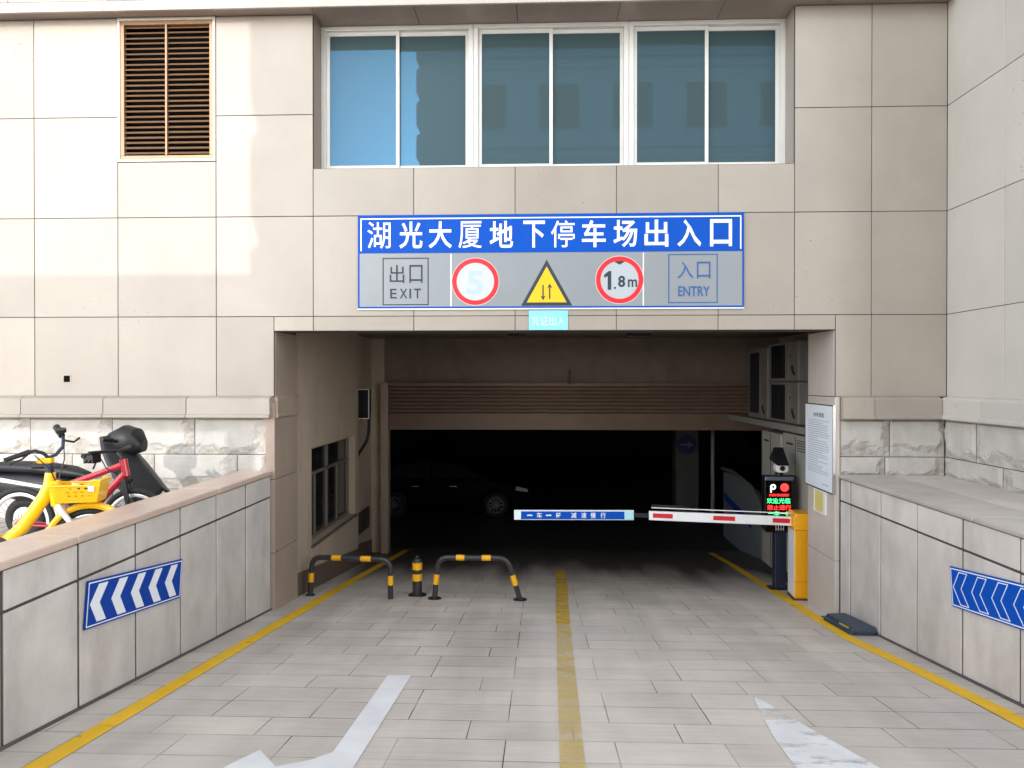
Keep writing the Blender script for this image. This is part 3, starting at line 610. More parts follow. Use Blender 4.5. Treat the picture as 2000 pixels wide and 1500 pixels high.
# ------------------------------------------------------------------ barrier and ticket post
def car_barrier():
    b = thing('car_barrier', 'orange and white car barrier with its boom lowered across the right lane', 'barrier', (3.235, 1.03, zr(1.1)))
    rot = Matrix.Rotation(R(-3), 4, 'Z')
    mb = MB(); mb.box(0, .34, 0, .29, .03, .90, rot); cab = mb.build('cabinet', ORG, b, bevel=.012)
    mb = MB(); mb.box(-.006, 0, .004, .286, .05, .895, rot); mb.build('side_door', WHT, cab)
    mb = MB(); mb.box(-.004, .30, -.003, .30, .245, .249, rot); mb.build('panel_joint', mat('cabinet_seam', (.35, .16, .02), .6), cab)
    mb = MB(); mb.prism([(-.015, .90), (.355, .90), (.355, 1.08), (.33, 1.115), (.02, 1.115), (-.015, 1.08)], -.012, .305, lambda u, v, t: rot @ Vector((u, t, v))); mb.build('cap', mat('orange_cap_paint', (.88, .42, .01), .3, var=.05), b, bevel=.012)
    mb = MB(); mb.box(-.01, .36, -.01, .31, 0, .035, rot); mb.build('base_plate', mat('rusty_base', (.09, .055, .04), .8, var=.4, vscale=30), b, bevel=.004)
    # boom: x from the cabinet leftwards, dropping 3.3 cm per metre towards the cabinet
    bz = lambda x: .86 - .135 - zr(1.1) + (-x) * .0335 + .075; by = .12
    def bar(mb_, xa, xb, h0, h1, y0, y1): mb_.prism([(xa, bz(xa) + h0), (xb, bz(xb) + h0), (xb, bz(xb) + h1), (xa, bz(xa) + h1)], y0, y1, lambda u, v, t: (u, t, v))
    mb = MB(); bar(mb, -1.825, .0, 0, .118, by, by + .045); boom = mb.build('boom', WHT, b, bevel=.008)
    for a, e in ((-1.775, -1.50), (-1.00, -.70), (-.24, .0)):
        mb = MB(); bar(mb, a, e - .02, .035, .092, by - .003, by + .001); mb.build('red_stripe', REDP, boom)
    mb = MB(); bar(mb, -1.79, .0, .155, .166, by + .02, by + .031); mb.build('support_wire', WHT, boom)
    mb = MB(); bar(mb, -2.05, -1.80, .03, .085, by + .01, by + .035); bar(mb, -1.79, -1.35, .17, .20, by + .02, by + .04); mb.build('fold_joint', BLK, boom)
    x0 = -3.578; z0 = .92 - zr(1.1) - .065; f = Frame((x0, by, z0), (1, 0, .0045), (0, 0, 1))
    mb = MB(); f.rect(mb, 0, 1.555, 0, .126, -.03, .004); pn = mb.build('boom_panel', SIGNW, boom, bevel=.002)
    mb = MB(); f.rect(mb, .09, 1.435, .008, .112, .004, .006); mb.build('blue_face', BLUE, pn)
    mb = MB()
    for ch, a in zip('一车一杆减速慢行', (.175, .30, .42, .548, .75, .88, 1.00, 1.13)):
        if ch == '一': f.rect(mb, a - .005, a + .065, .052, .068, .006, .0075)
        else: write(mb, f, ch, a - .005, a + .063, .024, .098, .0075, .01)
    mb.build('lettering', SIGNW, pn)
    mb = MB(); f.rect(mb, 1.437, 1.55, .004, .118, .004, .006); mb.build('cyan_end', mat('pale_cyan_film', (.40, .72, .80), .4), pn)
    return b
car_barrier()

def ticket_post():
    t = thing('ticket_post', 'dark blue ticket post with a lit red and green display and a camera on top', 'ticket machine', (3.33, 1.95, zr(1.95)))
    mb = MB(); mb.box(-.14, .16, -.12, .12, 0, .018); mb.build('base_plate', NAVY, t, bevel=.004)
    mb = MB(); mb.box(-.075, .085, -.06, .07, .018, .86); mb.build('post', NAVY, t, bevel=.012)
    mb = MB(); mb.prism([(-.215, .84), (-.19, .80), (.19, .80), (.215, .84), (.215, 1.585), (-.22, 1.585)], -.07, .09, lambda u, v, t_: (u, t_, v)); hd = mb.build('display_case', BLK, t, bevel=.01)
    mb = MB(); mb.box(-.215, .175, -.082, -.07, 1.525, 1.575); mb.build('chrome_strip', mat('steel_blue_trim', (.25, .30, .40), .25, metal=.6), hd, bevel=.006)
    f = Frame((-.22, -.071, .80), (1, 0, 0), (0, 0, 1))
    mb = MB(); f.rect(mb, .015, .365, .02, .715, 0, .003); mb.build('screen', mat('screen_black', (.004, .004, .005), .15), hd)
    mb = MB(); f.ring(mb, .115, .635, .018, .038, .003, .005, 24); f.rect(mb, .077, .095, .56, .635, .003, .005); mb.build('parking_symbol', LEDW, hd)
    mb = MB(); f.circ(mb, .272, .628, .056, .003, .005); mb.build('red_lamp', LEDR, hd); mb = MB(); write(mb, f, '月租车请减速慢行', .06, .335, .505, .54, .0045, .01); write(mb, f, '禁止通行', .035, .36, .315, .385, .0045, .012); mb.build('red_text', LEDR, hd)
    mb = MB(); write(mb, f, '欢迎光临', .03, .35, .405, .48, .0045, .012); write(mb, f, '一车一杆', .05, .36, .235, .30, .0045, .012); mb.build('green_text', LEDG, hd)
    mb = MB()
    for i in range(4): f.rect(mb, .15 + i * .035, .158 + i * .035, .03, .135, .003, .005)
    f.rect(mb, .15, .262, .105, .111, .003, .005); f.rect(mb, .15, .262, .05, .056, .003, .005); mb.build('speaker_grille', WHT, hd)
    # camera head
    mb = MB(); mb.tube([(0, 0, 1.585), (0, 0, 1.625)], .055, 20); mb.tube([(0, -.02, 1.62), (0, -.02, 1.66)], .03, 12); cm = mb.build('camera', BLK, t, smooth=True)
    mb = MB(); mb.prism([(-.085, 1.67), (-.06, 1.64), (.06, 1.64), (.085, 1.67), (.085, 1.73), (.06, 1.76), (-.06, 1.76), (-.085, 1.73)], -.14, .0, lambda u, v, t_: (u, t_, v)); mb.build('camera_front', WHT, cm, bevel=.012)
    mb = MB(); mb.disc((0, -.14, 1.70), (0, -1, 0), .035, .012, 20); mb.build('lens', BLK, cm)
    mb = MB(); mb.add([(-.09, -.19, 1.74), (.09, -.19, 1.74), (.10, .16, 1.80), (-.10, .16, 1.80), (-.075, -.10, 1.79), (.095, -.10, 1.79), (.11, .16, 1.97), (-.03, .16, 1.97)], [(0, 3, 2, 1), (4, 5, 6, 7), (0, 1, 5, 4), (1, 2, 6, 5), (2, 3, 7, 6), (3, 0, 4, 7)]); mb.build('hood', BLKSOFT, cm, bevel=.015)
ticket_post()

# ------------------------------------------------------------------ rails and bollard
def u_rail(label, p0, p1, h, lean0=0, lean1=0, r=.034, feet=True):
    a = Vector((*p0, zr(p0[1]))); b = Vector((*p1, zr(p1[1]))); t = thing('parking_rail', label, 'parking rail', tuple(a), 0, 'black and yellow parking rails across the left lane')
    d = b - a; A = Vector((0, 0, 0)); Bp = d; hx = d.normalized()
    ca = A + Vector((0, 0, h)) + hx * lean0; cb = Bp + Vector((0, 0, h)) - hx * lean1
    path = [A] + arc(ca, A, cb, .13) + arc(cb, ca, Bp, .13) + [Bp]
    mb = MB(); mb.tube(path, r, 16); mb.build('tube', STEELBLK, t, smooth=True)
    def band(p, q, f0, f1):
        mb = MB(); mb.tube([p.lerp(q, f0), p.lerp(q, f1)], r + .0025, 18); mb.build('yellow_band', YEL, t, smooth=True)
    band(A, ca, .36, .60); band(Bp, cb, .36, .60); band(ca, cb, .26, .38); band(ca, cb, .63, .76)
    for i, p in enumerate((A, Bp)):
        if feet or i == 0:
            mb = MB(); mb.disc(p + Vector((0, 0, .001)), (0, 0, 1), .085 if feet else .06, .012, 24); mb.build('foot_plate', RUB, t, bevel=.003)
    return t
u_rail('straight-legged black and yellow rail, nearest the beige passage wall', (-2.99, .99), (-1.90, .80), .50, .03, 0, feet=False)
u_rail('splay-legged black and yellow rail beside the yellow centre line', (-1.345, .84), (-.255, .82), .53, .05, .16)
bo = thing('bollard', 'black post with two yellow bands, between the two parking rails', 'bollard', (-1.605, 1.08, zr(1.08)))
mb = MB(); mb.disc((0, 0, 0), (0, 0, 1), .12, .012, 28); mb.build('base_plate', RUB, bo, bevel=.003)
mb = MB(); mb.tube([(0, 0, .012), (0, 0, .44)], .062, 24); mb.tube([(0, 0, .44), (0, 0, .485)], [.058, .05], 24); mb.build('post', STEELBLK, bo, smooth=True)
for z0, z1 in ((.20, .29), (.345, .435)): MB().tube([(0, 0, z0), (0, 0, z1)], .0655, 26).build('yellow_band', YEL, bo, smooth=True)
MB().tube([(0, 0, .485), (0, 0, .50), (0, 0, .52), (0, 0, .53)], [.03, .034, .026, .01], 16).build('knob', BLK, bo, smooth=True)

# slate box at the wall foot
kb = thing('plastic_box', 'low slate blue plastic box lying at the foot of the grey wall', 'box', (0, 0, 0))
a_ = math.atan(-SL); mbx = MB(); P_ = lambda u, v, t: (u, v, zr(v) + t)
mbx.add([P_(3.10, -.98, .0), P_(3.37, -.98, 0), P_(3.37, -.18, 0), P_(3.13, -.18, 0), P_(3.13, -.95, .075), P_(3.37, -.95, .085), P_(3.37, -.20, .085), P_(3.17, -.20, .075)], [(0, 3, 2, 1), (4, 5, 6, 7), (0, 1, 5, 4), (1, 2, 6, 5), (2, 3, 7, 6), (3, 0, 4, 7)])
mbx.build('body', SLATE, kb, bevel=.012)
mb = MB(); mb.add([P_(3.115, -.99, .030), P_(3.375, -.99, .030), P_(3.375, -.17, .030), P_(3.115, -.17, .03), P_(3.115, -.99, .042), P_(3.375, -.99, .042), P_(3.375, -.17, .042), P_(3.115, -.17, .042)], [(0, 3, 2, 1), (4, 5, 6, 7), (0, 1, 5, 4), (1, 2, 6, 5), (2, 3, 7, 6), (3, 0, 4, 7)]); mb.build('rib', SLATE, kb, bevel=.003)
fk = Frame((3.123, -.50, zr(-.5) + .052), (.0, -1, SL), (.37, 0, .93)); mb = MB(); 
for i in range(7): fk.rect(mb, .16 + i * .034, .182 + i * .034, .0, .016, .001, .003)
mb.build('yellow_marks', mat('yellow_print', (.6, .5, .1), .5), kb)

# ------------------------------------------------------------------ equipment in the passage
def condenser(label, y0, y1, z0, z1, kind, grp):
    t = thing('air_conditioner', label, 'air conditioner', (3.64, y0, z0), 0, grp); L_, H_ = y1 - y0, z1 - z0
    mb = MB(); mb.box(0, .62, 0, L_, 0, H_); mb.build('casing', ACD, t, bevel=.018)
    mb = MB(); a, b = (L_ * .42, L_ * .90); mb.box(-.004, .02, a, b, .07 * H_, .93 * H_); g = mb.build('fan_opening', DARK, t)
    mb = MB()
    for i in range(9): mb.box(-.010, -.004, a + (b - a) * (i + .4) / 9, a + (b - a) * (i + .4) / 9 + .006, .07 * H_, .93 * H_)
    mb.build('fan_guard', STEELBLK, g)
    mb = MB(); mb.box(-.006, 0, L_ * .30 - .004, L_ * .30, .03, H_ - .03); mb.build('panel_seam', mat('seam_grey', (.2, .19, .17), .7), t)
    mb = MB(); mb.tube([(-.02, .10, .09), (-.03, .16, .16), (-.02, .20, .22)], .011, 8); mb.build('cable', BLK, t); MB().disc((-.008, L_ * .25, H_ * .62), (1, 0, 0), .02, .01, 12).build('latch', BLK, t)
    return t
G_ = 'air conditioner casings on the equipment ledge'
condenser('upper of two stacked air conditioners on the passage ledge', 2.10, 3.44, 2.665, 3.25, 0, G_)
condenser('lower of two stacked air conditioners on the passage ledge', 2.10, 3.44, 2.045, 2.655, 0, G_)
condenser('tall air conditioner farther in on the passage ledge', 3.52, 4.60, 2.045, 3.22, 0, G_)
def cabinet(label, y0, y1, z1, vents):
    t = thing('steel_cabinet', label, 'cabinet', (3.63, y0, zr(y1)), 0, 'pale cabinets under the equipment ledge'); L_ = y1 - y0; H_ = z1 - zr(y1)
    mb = MB(); mb.box(0, .7, 0, L_, .18, H_); mb.build('casing', ACW, t, bevel=.015)
    MB().box(.03, .68, .02, L_ - .02, 0, .18).build('plinth', CONC, t)
    mb = MB(); mb.box(-.006, 0, L_ * .5 - .004, L_ * .5 + .004, .22, H_ - .03)
    for i in range(vents): mb.box(-.005, 0, .06, L_ * .44, H_ - .08 - i * .035, H_ - .07 - i * .035)
    mb.box(-.004, 0, L_ * .6, L_ * .85, H_ - .16, H_ - .13); mb.build('slots', CONC, t); return t
cabinet('pale steel cabinet behind the lit ticket post', 1.62, 2.72, 1.90, 5)
cabinet('pale steel cabinet farthest in under the ledge', 2.82, 3.78, 1.86, 0)

fl = thing('wall_box', 'black-faced box in a pale frame, high on the passage wall beside the shutter', 'box', (-3.18, 4.7, 2.25))
mb = MB(); mb.box(-.13, .10, 0, .16, -.27, .27); mb.build('casing', BLK, fl, bevel=.008)
mb = MB(); Frame((-.13, 0, -.27), (1, 0, 0), (0, 0, 1)).border(mb, 0, .23, 0, .54, .016, 0, .012); mb.build('frame', WHT, fl, bevel=.003)
MB().box(-.16, -.13, .05, .11, -.1, .1).build('bracket', BLK, fl)
mb = MB(); pts = [(.085, .05, -.27), (.085, .03, -.48), (.06, 0, -.66), (.0, -.15, -.80), (-.02, -.5, -.93), (.02, -.85, -.92)]
sp = []
for i in range(len(pts) - 1):
    for j in range(8): sp.append(Vector(pts[i]).lerp(Vector(pts[i + 1]), j / 8))
for _ in range(6): sp = [sp[0]] + [(sp[i - 1] + sp[i] * 2 + sp[i + 1]) / 4 for i in range(1, len(sp) - 1)] + [sp[-1]]
mb.tube(sp, .028, 10); mb.build('hose', RUB, fl, smooth=True)
pp = MB(); pp.tube([(-3.31, 4.16, 1.0), (-3.31, 4.16, 2.45)], .022, 10); pp.build('wall_pipe', mat('pale_pipe', (.45, .40, .36), .5), smooth=True, label='thin pale pipe running up the wall below the black-faced box', category='pipe')
dp = MB(); dp.tube([(4.27, 10, -.83), (4.27, 10, 2.5)], .05, 12); dp.build('drain_pipe', mat('grey_pipe', (.30, .28, .26), .5), smooth=True, label='pale vertical pipe in the dark garage beside the round blue sign', category='pipe')
rs = thing('direction_sign', 'round dark blue arrow sign on a column inside the dark garage', 'sign', (3.62, 9.985, 1.08))
MB().disc((0, 0, 0), (0, -1, 0), .24, .01, 40).build('disc', mat('grimy_blue_sign', (.004, .014, .09), .6, var=.1), rs)
fa = Frame((0, -.011, 0), (1, 0, 0), (0, 0, 1)); mb = MB(); fa.rect(mb, -.15, .06, -.025, .025, 0, .002); mb.prism([(.04, -.09), (.16, 0), (.04, .09), (.04, .025), (.04, -.025)], 0, .0022, fa); mb.build('arrow', mat('dull_white_print', (.11, .12, .14), .5), rs)
for x, wd, lb in ((-.42, .30, 'dark ceiling lamp over the white-ended blue boom panel'), (1.72, .42, 'wider dark ceiling lamp nearer the stacked air conditioners')):
    t = thing('ceiling_lamp', lb, 'lamp', (x, 4.6, 3.5)); MB().box(-wd / 2, wd / 2, -.08, .08, -.05, 0).build('housing', BLK, t, bevel=.01); MB().box(-wd / 2 + .02, wd / 2 - .02, -.06, .06, -.062, -.05).build('diffuser', CEIL, t)

# ------------------------------------------------------------------ car in the dark garage
def car():
    c = thing('parked_car', 'black car standing side-on in the dark garage', 'car', (-2.46, 11.1, zr(8)), R(3))
    side = [(-2.22, .35), (-2.25, .62), (-2.15, .86), (-1.95, .96), (-1.25, 1.0), (1.0, .98), (1.75, .88), (2.12, .74), (2.20, .52), (2.16, .33), (1.68, .30), (1.62, .52), (1.46, .66), (1.28, .70), (1.10, .66), (.94, .52), (.88, .28), (-.90, .28), (-.96, .52), (-1.12, .66), (-1.30, .70), (-1.48, .66), (-1.64, .52), (-1.70, .30)]
    mb = MB(); mb.prism(side, -.88, .88, lambda u, v, t: (u, t, v)); body = mb.build('body', CARP, c, bevel=.05, seg=3, smooth=True)
    mb = MB(); n = 5; rf = [(-2.0, .95, .84), (-1.35, 1.40, .70), (-.2, 1.50, .66), (.45, 1.40, .68), (1.25, .95, .84)]
    vs = [(x, s * w_, z) for s in (-1, 1) for x, z, w_ in rf]
    mb.add(vs, [tuple(range(n)), tuple(range(n, 2 * n))[::-1]] + [(i, i + 1, n + i + 1, n + i) for i in range(n - 1)] + [(0, n, 2 * n - 1, n - 1)]); mb.build('cabin', CARP, c, bevel=.04, seg=3, smooth=True)
    mb = MB()
    for s in (-1, 1):
        y = lambda z: s * (.845 - (z - .95) * .33 + .012)
        for q in ([(-1.72, 1.0), (-1.28, 1.34), (-.42, 1.41), (-.42, 1.0)], [(-.34, 1.0), (-.34, 1.41), (.38, 1.34), (.95, 1.0)]): MB().add([(u, y(v), v) for u, v in q], [(0, 1, 2, 3)]).build('side_window', DGLASS, c)
    for s in (-1, 1):
        mb = MB(); mb.prism([(1.78, .70), (2.10, .66), (2.10, .74), (1.80, .82)], s * .80, s * .895, lambda u, v, t: (u, t, v)); mb.build('headlight', LAMPG, c, bevel=.01)
        mb = MB(); mb.box(.92, 1.08, s * .86, s * 1.0, 1.0, 1.12); mb.build('mirror', CARP, c, bevel=.03)
        for x in (-1.30, 1.28):
            mb = MB(); mb.torus((x, s * .80, .33), (0, 1, 0), .265, .075, 36, 10); wh = mb.build('wheel', RUB, c, smooth=True)
            mb = MB(); mb.torus((x, s * .86, .33), (0, 1, 0), .20, .018, 30, 6); mb.disc((x, s * .84, .33), (0, s, 0), .05, .04, 16)
            for k in range(10):
                a = k * math.pi / 5; mb.box(.04, .195, -.012, .012, -.016, .016, Matrix.Translation((x, s * .865, .33)) @ Matrix.Rotation(a, 4, 'Y'))
            mb.build('rim', mat('dull_alloy', (.14, .14, .15), .4, metal=.7), wh, smooth=True)
    for s in (-1, 1):
        [MB().box(xh, xh + .18, s * .885, s * .905, .80, .825).build('door_handle', STEEL, c, bevel=.004) for xh in (.10, -.85)]
car()

# ------------------------------------------------------------------ bicycles and scooter (local x forward, z up, origin on the ground under the front axle)
def wheel(parent, x, r, tyre_r, m_rim, nsp=24, spm=STEEL, rim_r=.014):
    mb = MB(); mb.torus((x, 0, r), (0, 1, 0), r - tyre_r, tyre_r, 48, 10); wh = mb.build('wheel', RUB, parent, smooth=True)
    mb = MB(); mb.torus((x, 0, r), (0, 1, 0), r - tyre_r * 2 - rim_r * .6, rim_r, 48, 8, sx=.8); mb.build('rim', m_rim, wh, smooth=True)
    mb = MB(); Rr = r - tyre_r * 2 - rim_r
    for k in range(nsp):
        a = 2 * math.pi * k / nsp; b = a + (.35 if k % 2 else -.35); s = .028 if k % 4 < 2 else -.028
        mb.tube([(x + .022 * math.cos(b), s, r + .022 * math.sin(b)), (x + Rr * math.cos(a), 0, r + Rr * math.sin(a))], .0016, 5, False)
    mb.build('spokes', spm, wh)
    mb = MB(); mb.tube([(x, -.05, r), (x, .05, r)], .022, 14); mb.build('hub', STEEL, wh, smooth=True)
    return wh
def yellow_bike():
    b = thing('bicycle', 'bright yellow shared bicycle with a front basket, in front of the red one', 'bicycle', (-3.69, -2.58, 1.03), R(13))
    r = .30; wheel(b, 0, r, .024, RIM, 20); wheel(b, -1.03, r, .024, RIM, 20)
    mb = MB(); mb.tube([(-.295, 0, .90), (-.30, 0, .80), (-.34, 0, .70), (-.50, 0, .46), (-.66, 0, .31)], [.038, .046, .052, .054, .05], 18)
    mb.tube([(-.66, 0, .31), (-.82, 0, .72)], .035, 14); mb.tube([(-.66, .03, .31), (-1.03, .06, .30)], .018, 10); mb.tube([(-.66, -.03, .31), (-1.03, -.06, .30)], .018, 10); mb.tube([(-.78, 0, .60), (-1.03, .06, .30)], .015, 10); mb.tube([(-.78, 0, .60), (-1.03, -.06, .30)], .015, 10)
    mb.tube([(-.27, 0, .83), (-.24, 0, .64), (-.22, 0, .62)], [.05, .05, .03], 16); mb.build('frame', YELB, b, smooth=True)
    mb = MB()
    for s in (-1, 1): mb.tube([(-.235, s * .02, .64), (-.20, s * .055, .60), (-.07, s * .06, .42), (0, s * .06, .30)], [.026, .024, .02, .018], 12)
    mb.build('fork', WHT, b, smooth=True)
    mb = MB(); mb.torus((0, 0, r), (0, 1, 0), r + .025, .03, 26, 8, R(-172), R(-20), ref=(1, 0, 0), sx=1.2)
    # the arc's own plane: keep the upper half
    mb.v = [(x, y * 1.2, (2 * r - z) if z < r and False else z) for x, y, z in mb.v]; fm = mb.build('mudguard', YELB, b, smooth=True)
    mb = MB(); mb.tube([(-.30, 0, .88), (-.315, 0, 1.0)], .030, 14); mb.build('stem', NAVY, b, smooth=True)
    mb = MB(); mb.box(-.385, -.275, -.04, .04, .975, 1.02); mb.build('lock_cap', YELB, b, bevel=.012)
    mb = MB(); mb.tube([(-.31, .0, 1.02), (-.27, .04, 1.04), (-.235, .09, 1.10), (-.255, .15, 1.17), (-.32, .22, 1.23)], .014, 10); mb.tube([(-.31, 0, 1.02), (-.33, -.04, 1.06), (-.37, -.09, 1.085), (-.42, -.14, 1.075), (-.47, -.2, 1.05)], .014, 10); hb = mb.build('handlebar', NAVY, b, smooth=True)
    mb = MB(); mb.tube([(-.27, .165, 1.185), (-.345, .25, 1.255), (-.35, .255, 1.26)], [.026, .028, .02], 14); mb.disc((-.275, .16, 1.215), (0, -.3, 1), .04, .03, 16); mb.build('grip', BLK, hb, smooth=True); mb = MB(); mb.tube([(-.40, -.12, 1.08), (-.52, -.25, 1.03)], [.022, .018], 12); mb.build('grip', BLK, hb, smooth=True)
    mb = MB(); mb.tube([(-.26, .15, 1.15), (-.19, .20, 1.13), (-.17, .26, 1.16)], .009, 8); mb.tube([(-.24, .12, 1.12), (-.22, .08, 1.0), (-.24, .03, .86), (-.25, .0, .72)], .005, 6); mb.build('brake_lever', BLK, hb, smooth=True); mb = MB(); mb.tube([(-.40, -.12, 1.07), (-.42, -.2, 1.03), (-.49, -.25, .995)], .008, 8); mb.tube([(-.37, -.1, 1.05), (-.26, -.10, .94), (-.24, -.05, .84)], .005, 6); mb.build('brake_lever', BLK, hb, smooth=True)
    # basket: tapered tub with slotted sides
    x0, x1, y0, y1, z0, z1 = -.265, .115, -.13, .13, .665, .80
    def bp(u, s, v): k = .80 + .20 * v; return (x0 + .06 * (1 - v) + (x1 - x0 - .09 * (1 - v)) * u, s * .125 * k, z0 + (z1 - z0) * v + (.04 * (u > .82) * (v > .9)))
    mb = MB()
    for s in (-1, 1):
        nu, nv = 13, 9
        for i in range(nu):
            for j in range(nv):
                if j in (3, 5) and i in (4, 6, 8, 10) : continue
                if j == 7 and i in (5, 7, 9): continue
                a, b_, c_, d = (i / nu, j / nv), ((i + 1) / nu, j / nv), ((i + 1) / nu, (j + 1) / nv), (i / nu, (j + 1) / nv)
                mb.add([bp(q[0], s, q[1]) for q in (a, b_, c_, d)], [(0, 1, 2, 3)])
    for u in (0, 1): mb.add([bp(u, -1, 0), bp(u, 1, 0), bp(u, 1, 1), bp(u, -1, 1)], [(0, 1, 2, 3)])
    mb.add([bp(0, -1, 0), bp(1, -1, 0), bp(1, 1, 0), bp(0, 1, 0)], [(0, 1, 2, 3)])
    bk = mb.build('basket', YELB, b); so = bk.modifiers.new('thick', 'SOLIDIFY'); so.thickness = .007; so.offset = 0
    rim = [bp(0, -1, 1), bp(.8, -1, 1), bp(.86, -1, 1), bp(1, -1, 1), bp(1, 1, 1), bp(.86, 1, 1), bp(.8, 1, 1), bp(0, 1, 1), bp(0, -1, 1)]
    mb = MB(); mb.tube(rim, .010, 8); mb.build('basket_rim', YELB, bk, smooth=True)
    mb = MB(); mb.box(.03, .075, -.136, -.129, .755, .80); mb.build('sticker', WHT, bk)
    mb = MB(); mb.tube([(-.82, 0, .72), (-.87, 0, .88)], .016, 10); sd_ = mb.build('seat_post', STEEL, b, smooth=True)
    mb = MB(); mb.tube([(-1.0, 0, .90), (-.92, 0, .92), (-.80, 0, .91), (-.70, 0, .89)], [.07, .085, .05, .025], 14); mb.v = [(x, y, .905 + (z - .905) * .5) for x, y, z in mb.v]; mb.build('saddle', BLK, b, smooth=True)
    mb = MB(); mb.disc((-.66, -.05, .31), (0, -1, 0), .09, .01, 24); mb.tube([(-.66, -.08, .31), (-.58, -.08, .18)], .012, 8); mb.box(-.63, -.53, -.19, -.09, .165, .185); mb.build('crank', BLK, b)
    return b
yellow_bike()
def red_bike():
    b = thing('bicycle', 'red mountain bicycle with black handlebars, behind the yellow one', 'bicycle', (-3.69, -1.9, 1.03), R(-1))
    r = .335; wheel(b, 0, r, .028, RIM, 28, BLK, .02); wheel(b, -1.09, r, .028, RIM, 28, BLK, .02)
    mb = MB(); mb.tube([(-.115, 0, .93), (-.085, 0, .775)], .034, 14); mb.tube([(-.11, 0, .88), (-.36, 0, .79), (-.74, 0, .66)], [.03, .027, .024], 14); mb.tube([(-.09, 0, .80), (-.36, 0, .52), (-.57, 0, .31)], [.036, .034, .032], 14)
    mb.tube([(-.57, 0, .31), (-.76, 0, .74)], .022, 12)
    for s in (-1, 1): mb.tube([(-.74, s * .02, .67), (-.92, s * .055, .51), (-1.09, s * .065, .335)], .012, 10); mb.tube([(-.57, s * .03, .31), (-1.09, s * .065, .33)], .013, 10)
    mb.build('frame', REDB, b, smooth=True)
    mb = MB()
    for s in (-1, 1): mb.tube([(-.08, s * .05, .74), (-.05, s * .06, .60), (0, s * .06, .335)], [.024, .022, .018], 12)
    mb.tube([(-.08, -.06, .73), (-.08, .06, .73)], .026, 12); mb.build('fork', BLK, b, smooth=True)
    mb = MB(); mb.tube([(-.12, 0, .93), (-.17, 0, .99)], .022, 12); mb.tube([(-.17, 0, 1.0), (-.17, .10, 1.01), (-.23, .30, 1.02)], .014, 10); mb.tube([(-.17, 0, 1.0), (-.19, -.10, 1.01), (-.27, -.26, 1.01)], .014, 10); hb = mb.build('handlebar', BLK, b, smooth=True)
    mb = MB()
    for k in range(7): mb.box(-.30 + .012 * k, -.288 + .012 * k, -.29, -.17, .92 + .016 * (k % 3), .99 + .014 * (k % 2))
    mb.tube([(-.28, -.28, 1.0), (-.24, -.2, .93), (-.30, -.15, .86)], .009, 8); mb.tube([(-.22, -.2, .99), (-.20, -.12, .86), (-.15, -.04, .80)], .005, 6); mb.build('shifter', BLK, hb)
    mb = MB(); mb.tube([(-.28, -.20, .985), (-.30, -.30, .985)], .022, 12); mb.build('grip', RUB, hb, smooth=True); mb = MB(); mb.tube([(-.225, .22, 1.02), (-.25, .38, 1.02)], .018, 12); mb.build('grip', RUB, hb, smooth=True)
    mb = MB(); mb.tube([(-.76, 0, .74), (-.79, 0, .84)], .014, 10); mb.build('seat_post', BLK, b, smooth=True)
    mb = MB(); mb.tube([(-.95, 0, .86), (-.86, 0, .875), (-.76, 0, .87), (-.66, 0, .85)], [.06, .07, .04, .02], 14); mb.v = [(x, y, .865 + (z - .865) * .5) for x, y, z in mb.v]; mb.build('saddle', BLK, b, smooth=True)
    mb = MB()
    for k, q in enumerate((.055, .048, .041, .034)): mb.disc((-1.09, -.03 - k * .006, r), (0, -1, 0), q, .004, 22)
    mb.box(-1.10, -1.06, -.06, -.03, .22, .30); mb.build('cassette', STEEL, b)
    mb = MB(); mb.disc((-.57, -.045, .31), (0, -1, 0), .085, .008, 26); mb.tube([(-.57, -.07, .31), (-.49, -.07, .46)], .012, 8); mb.box(-.54, -.44, -.17, -.08, .455, .475); mb.build('crank', BLK, b)
    mb = MB(); mb.box(-.50, -.41, -.05, .05, .45, .53); mb.build('lock', BLK, b, bevel=.01)
red_bike()
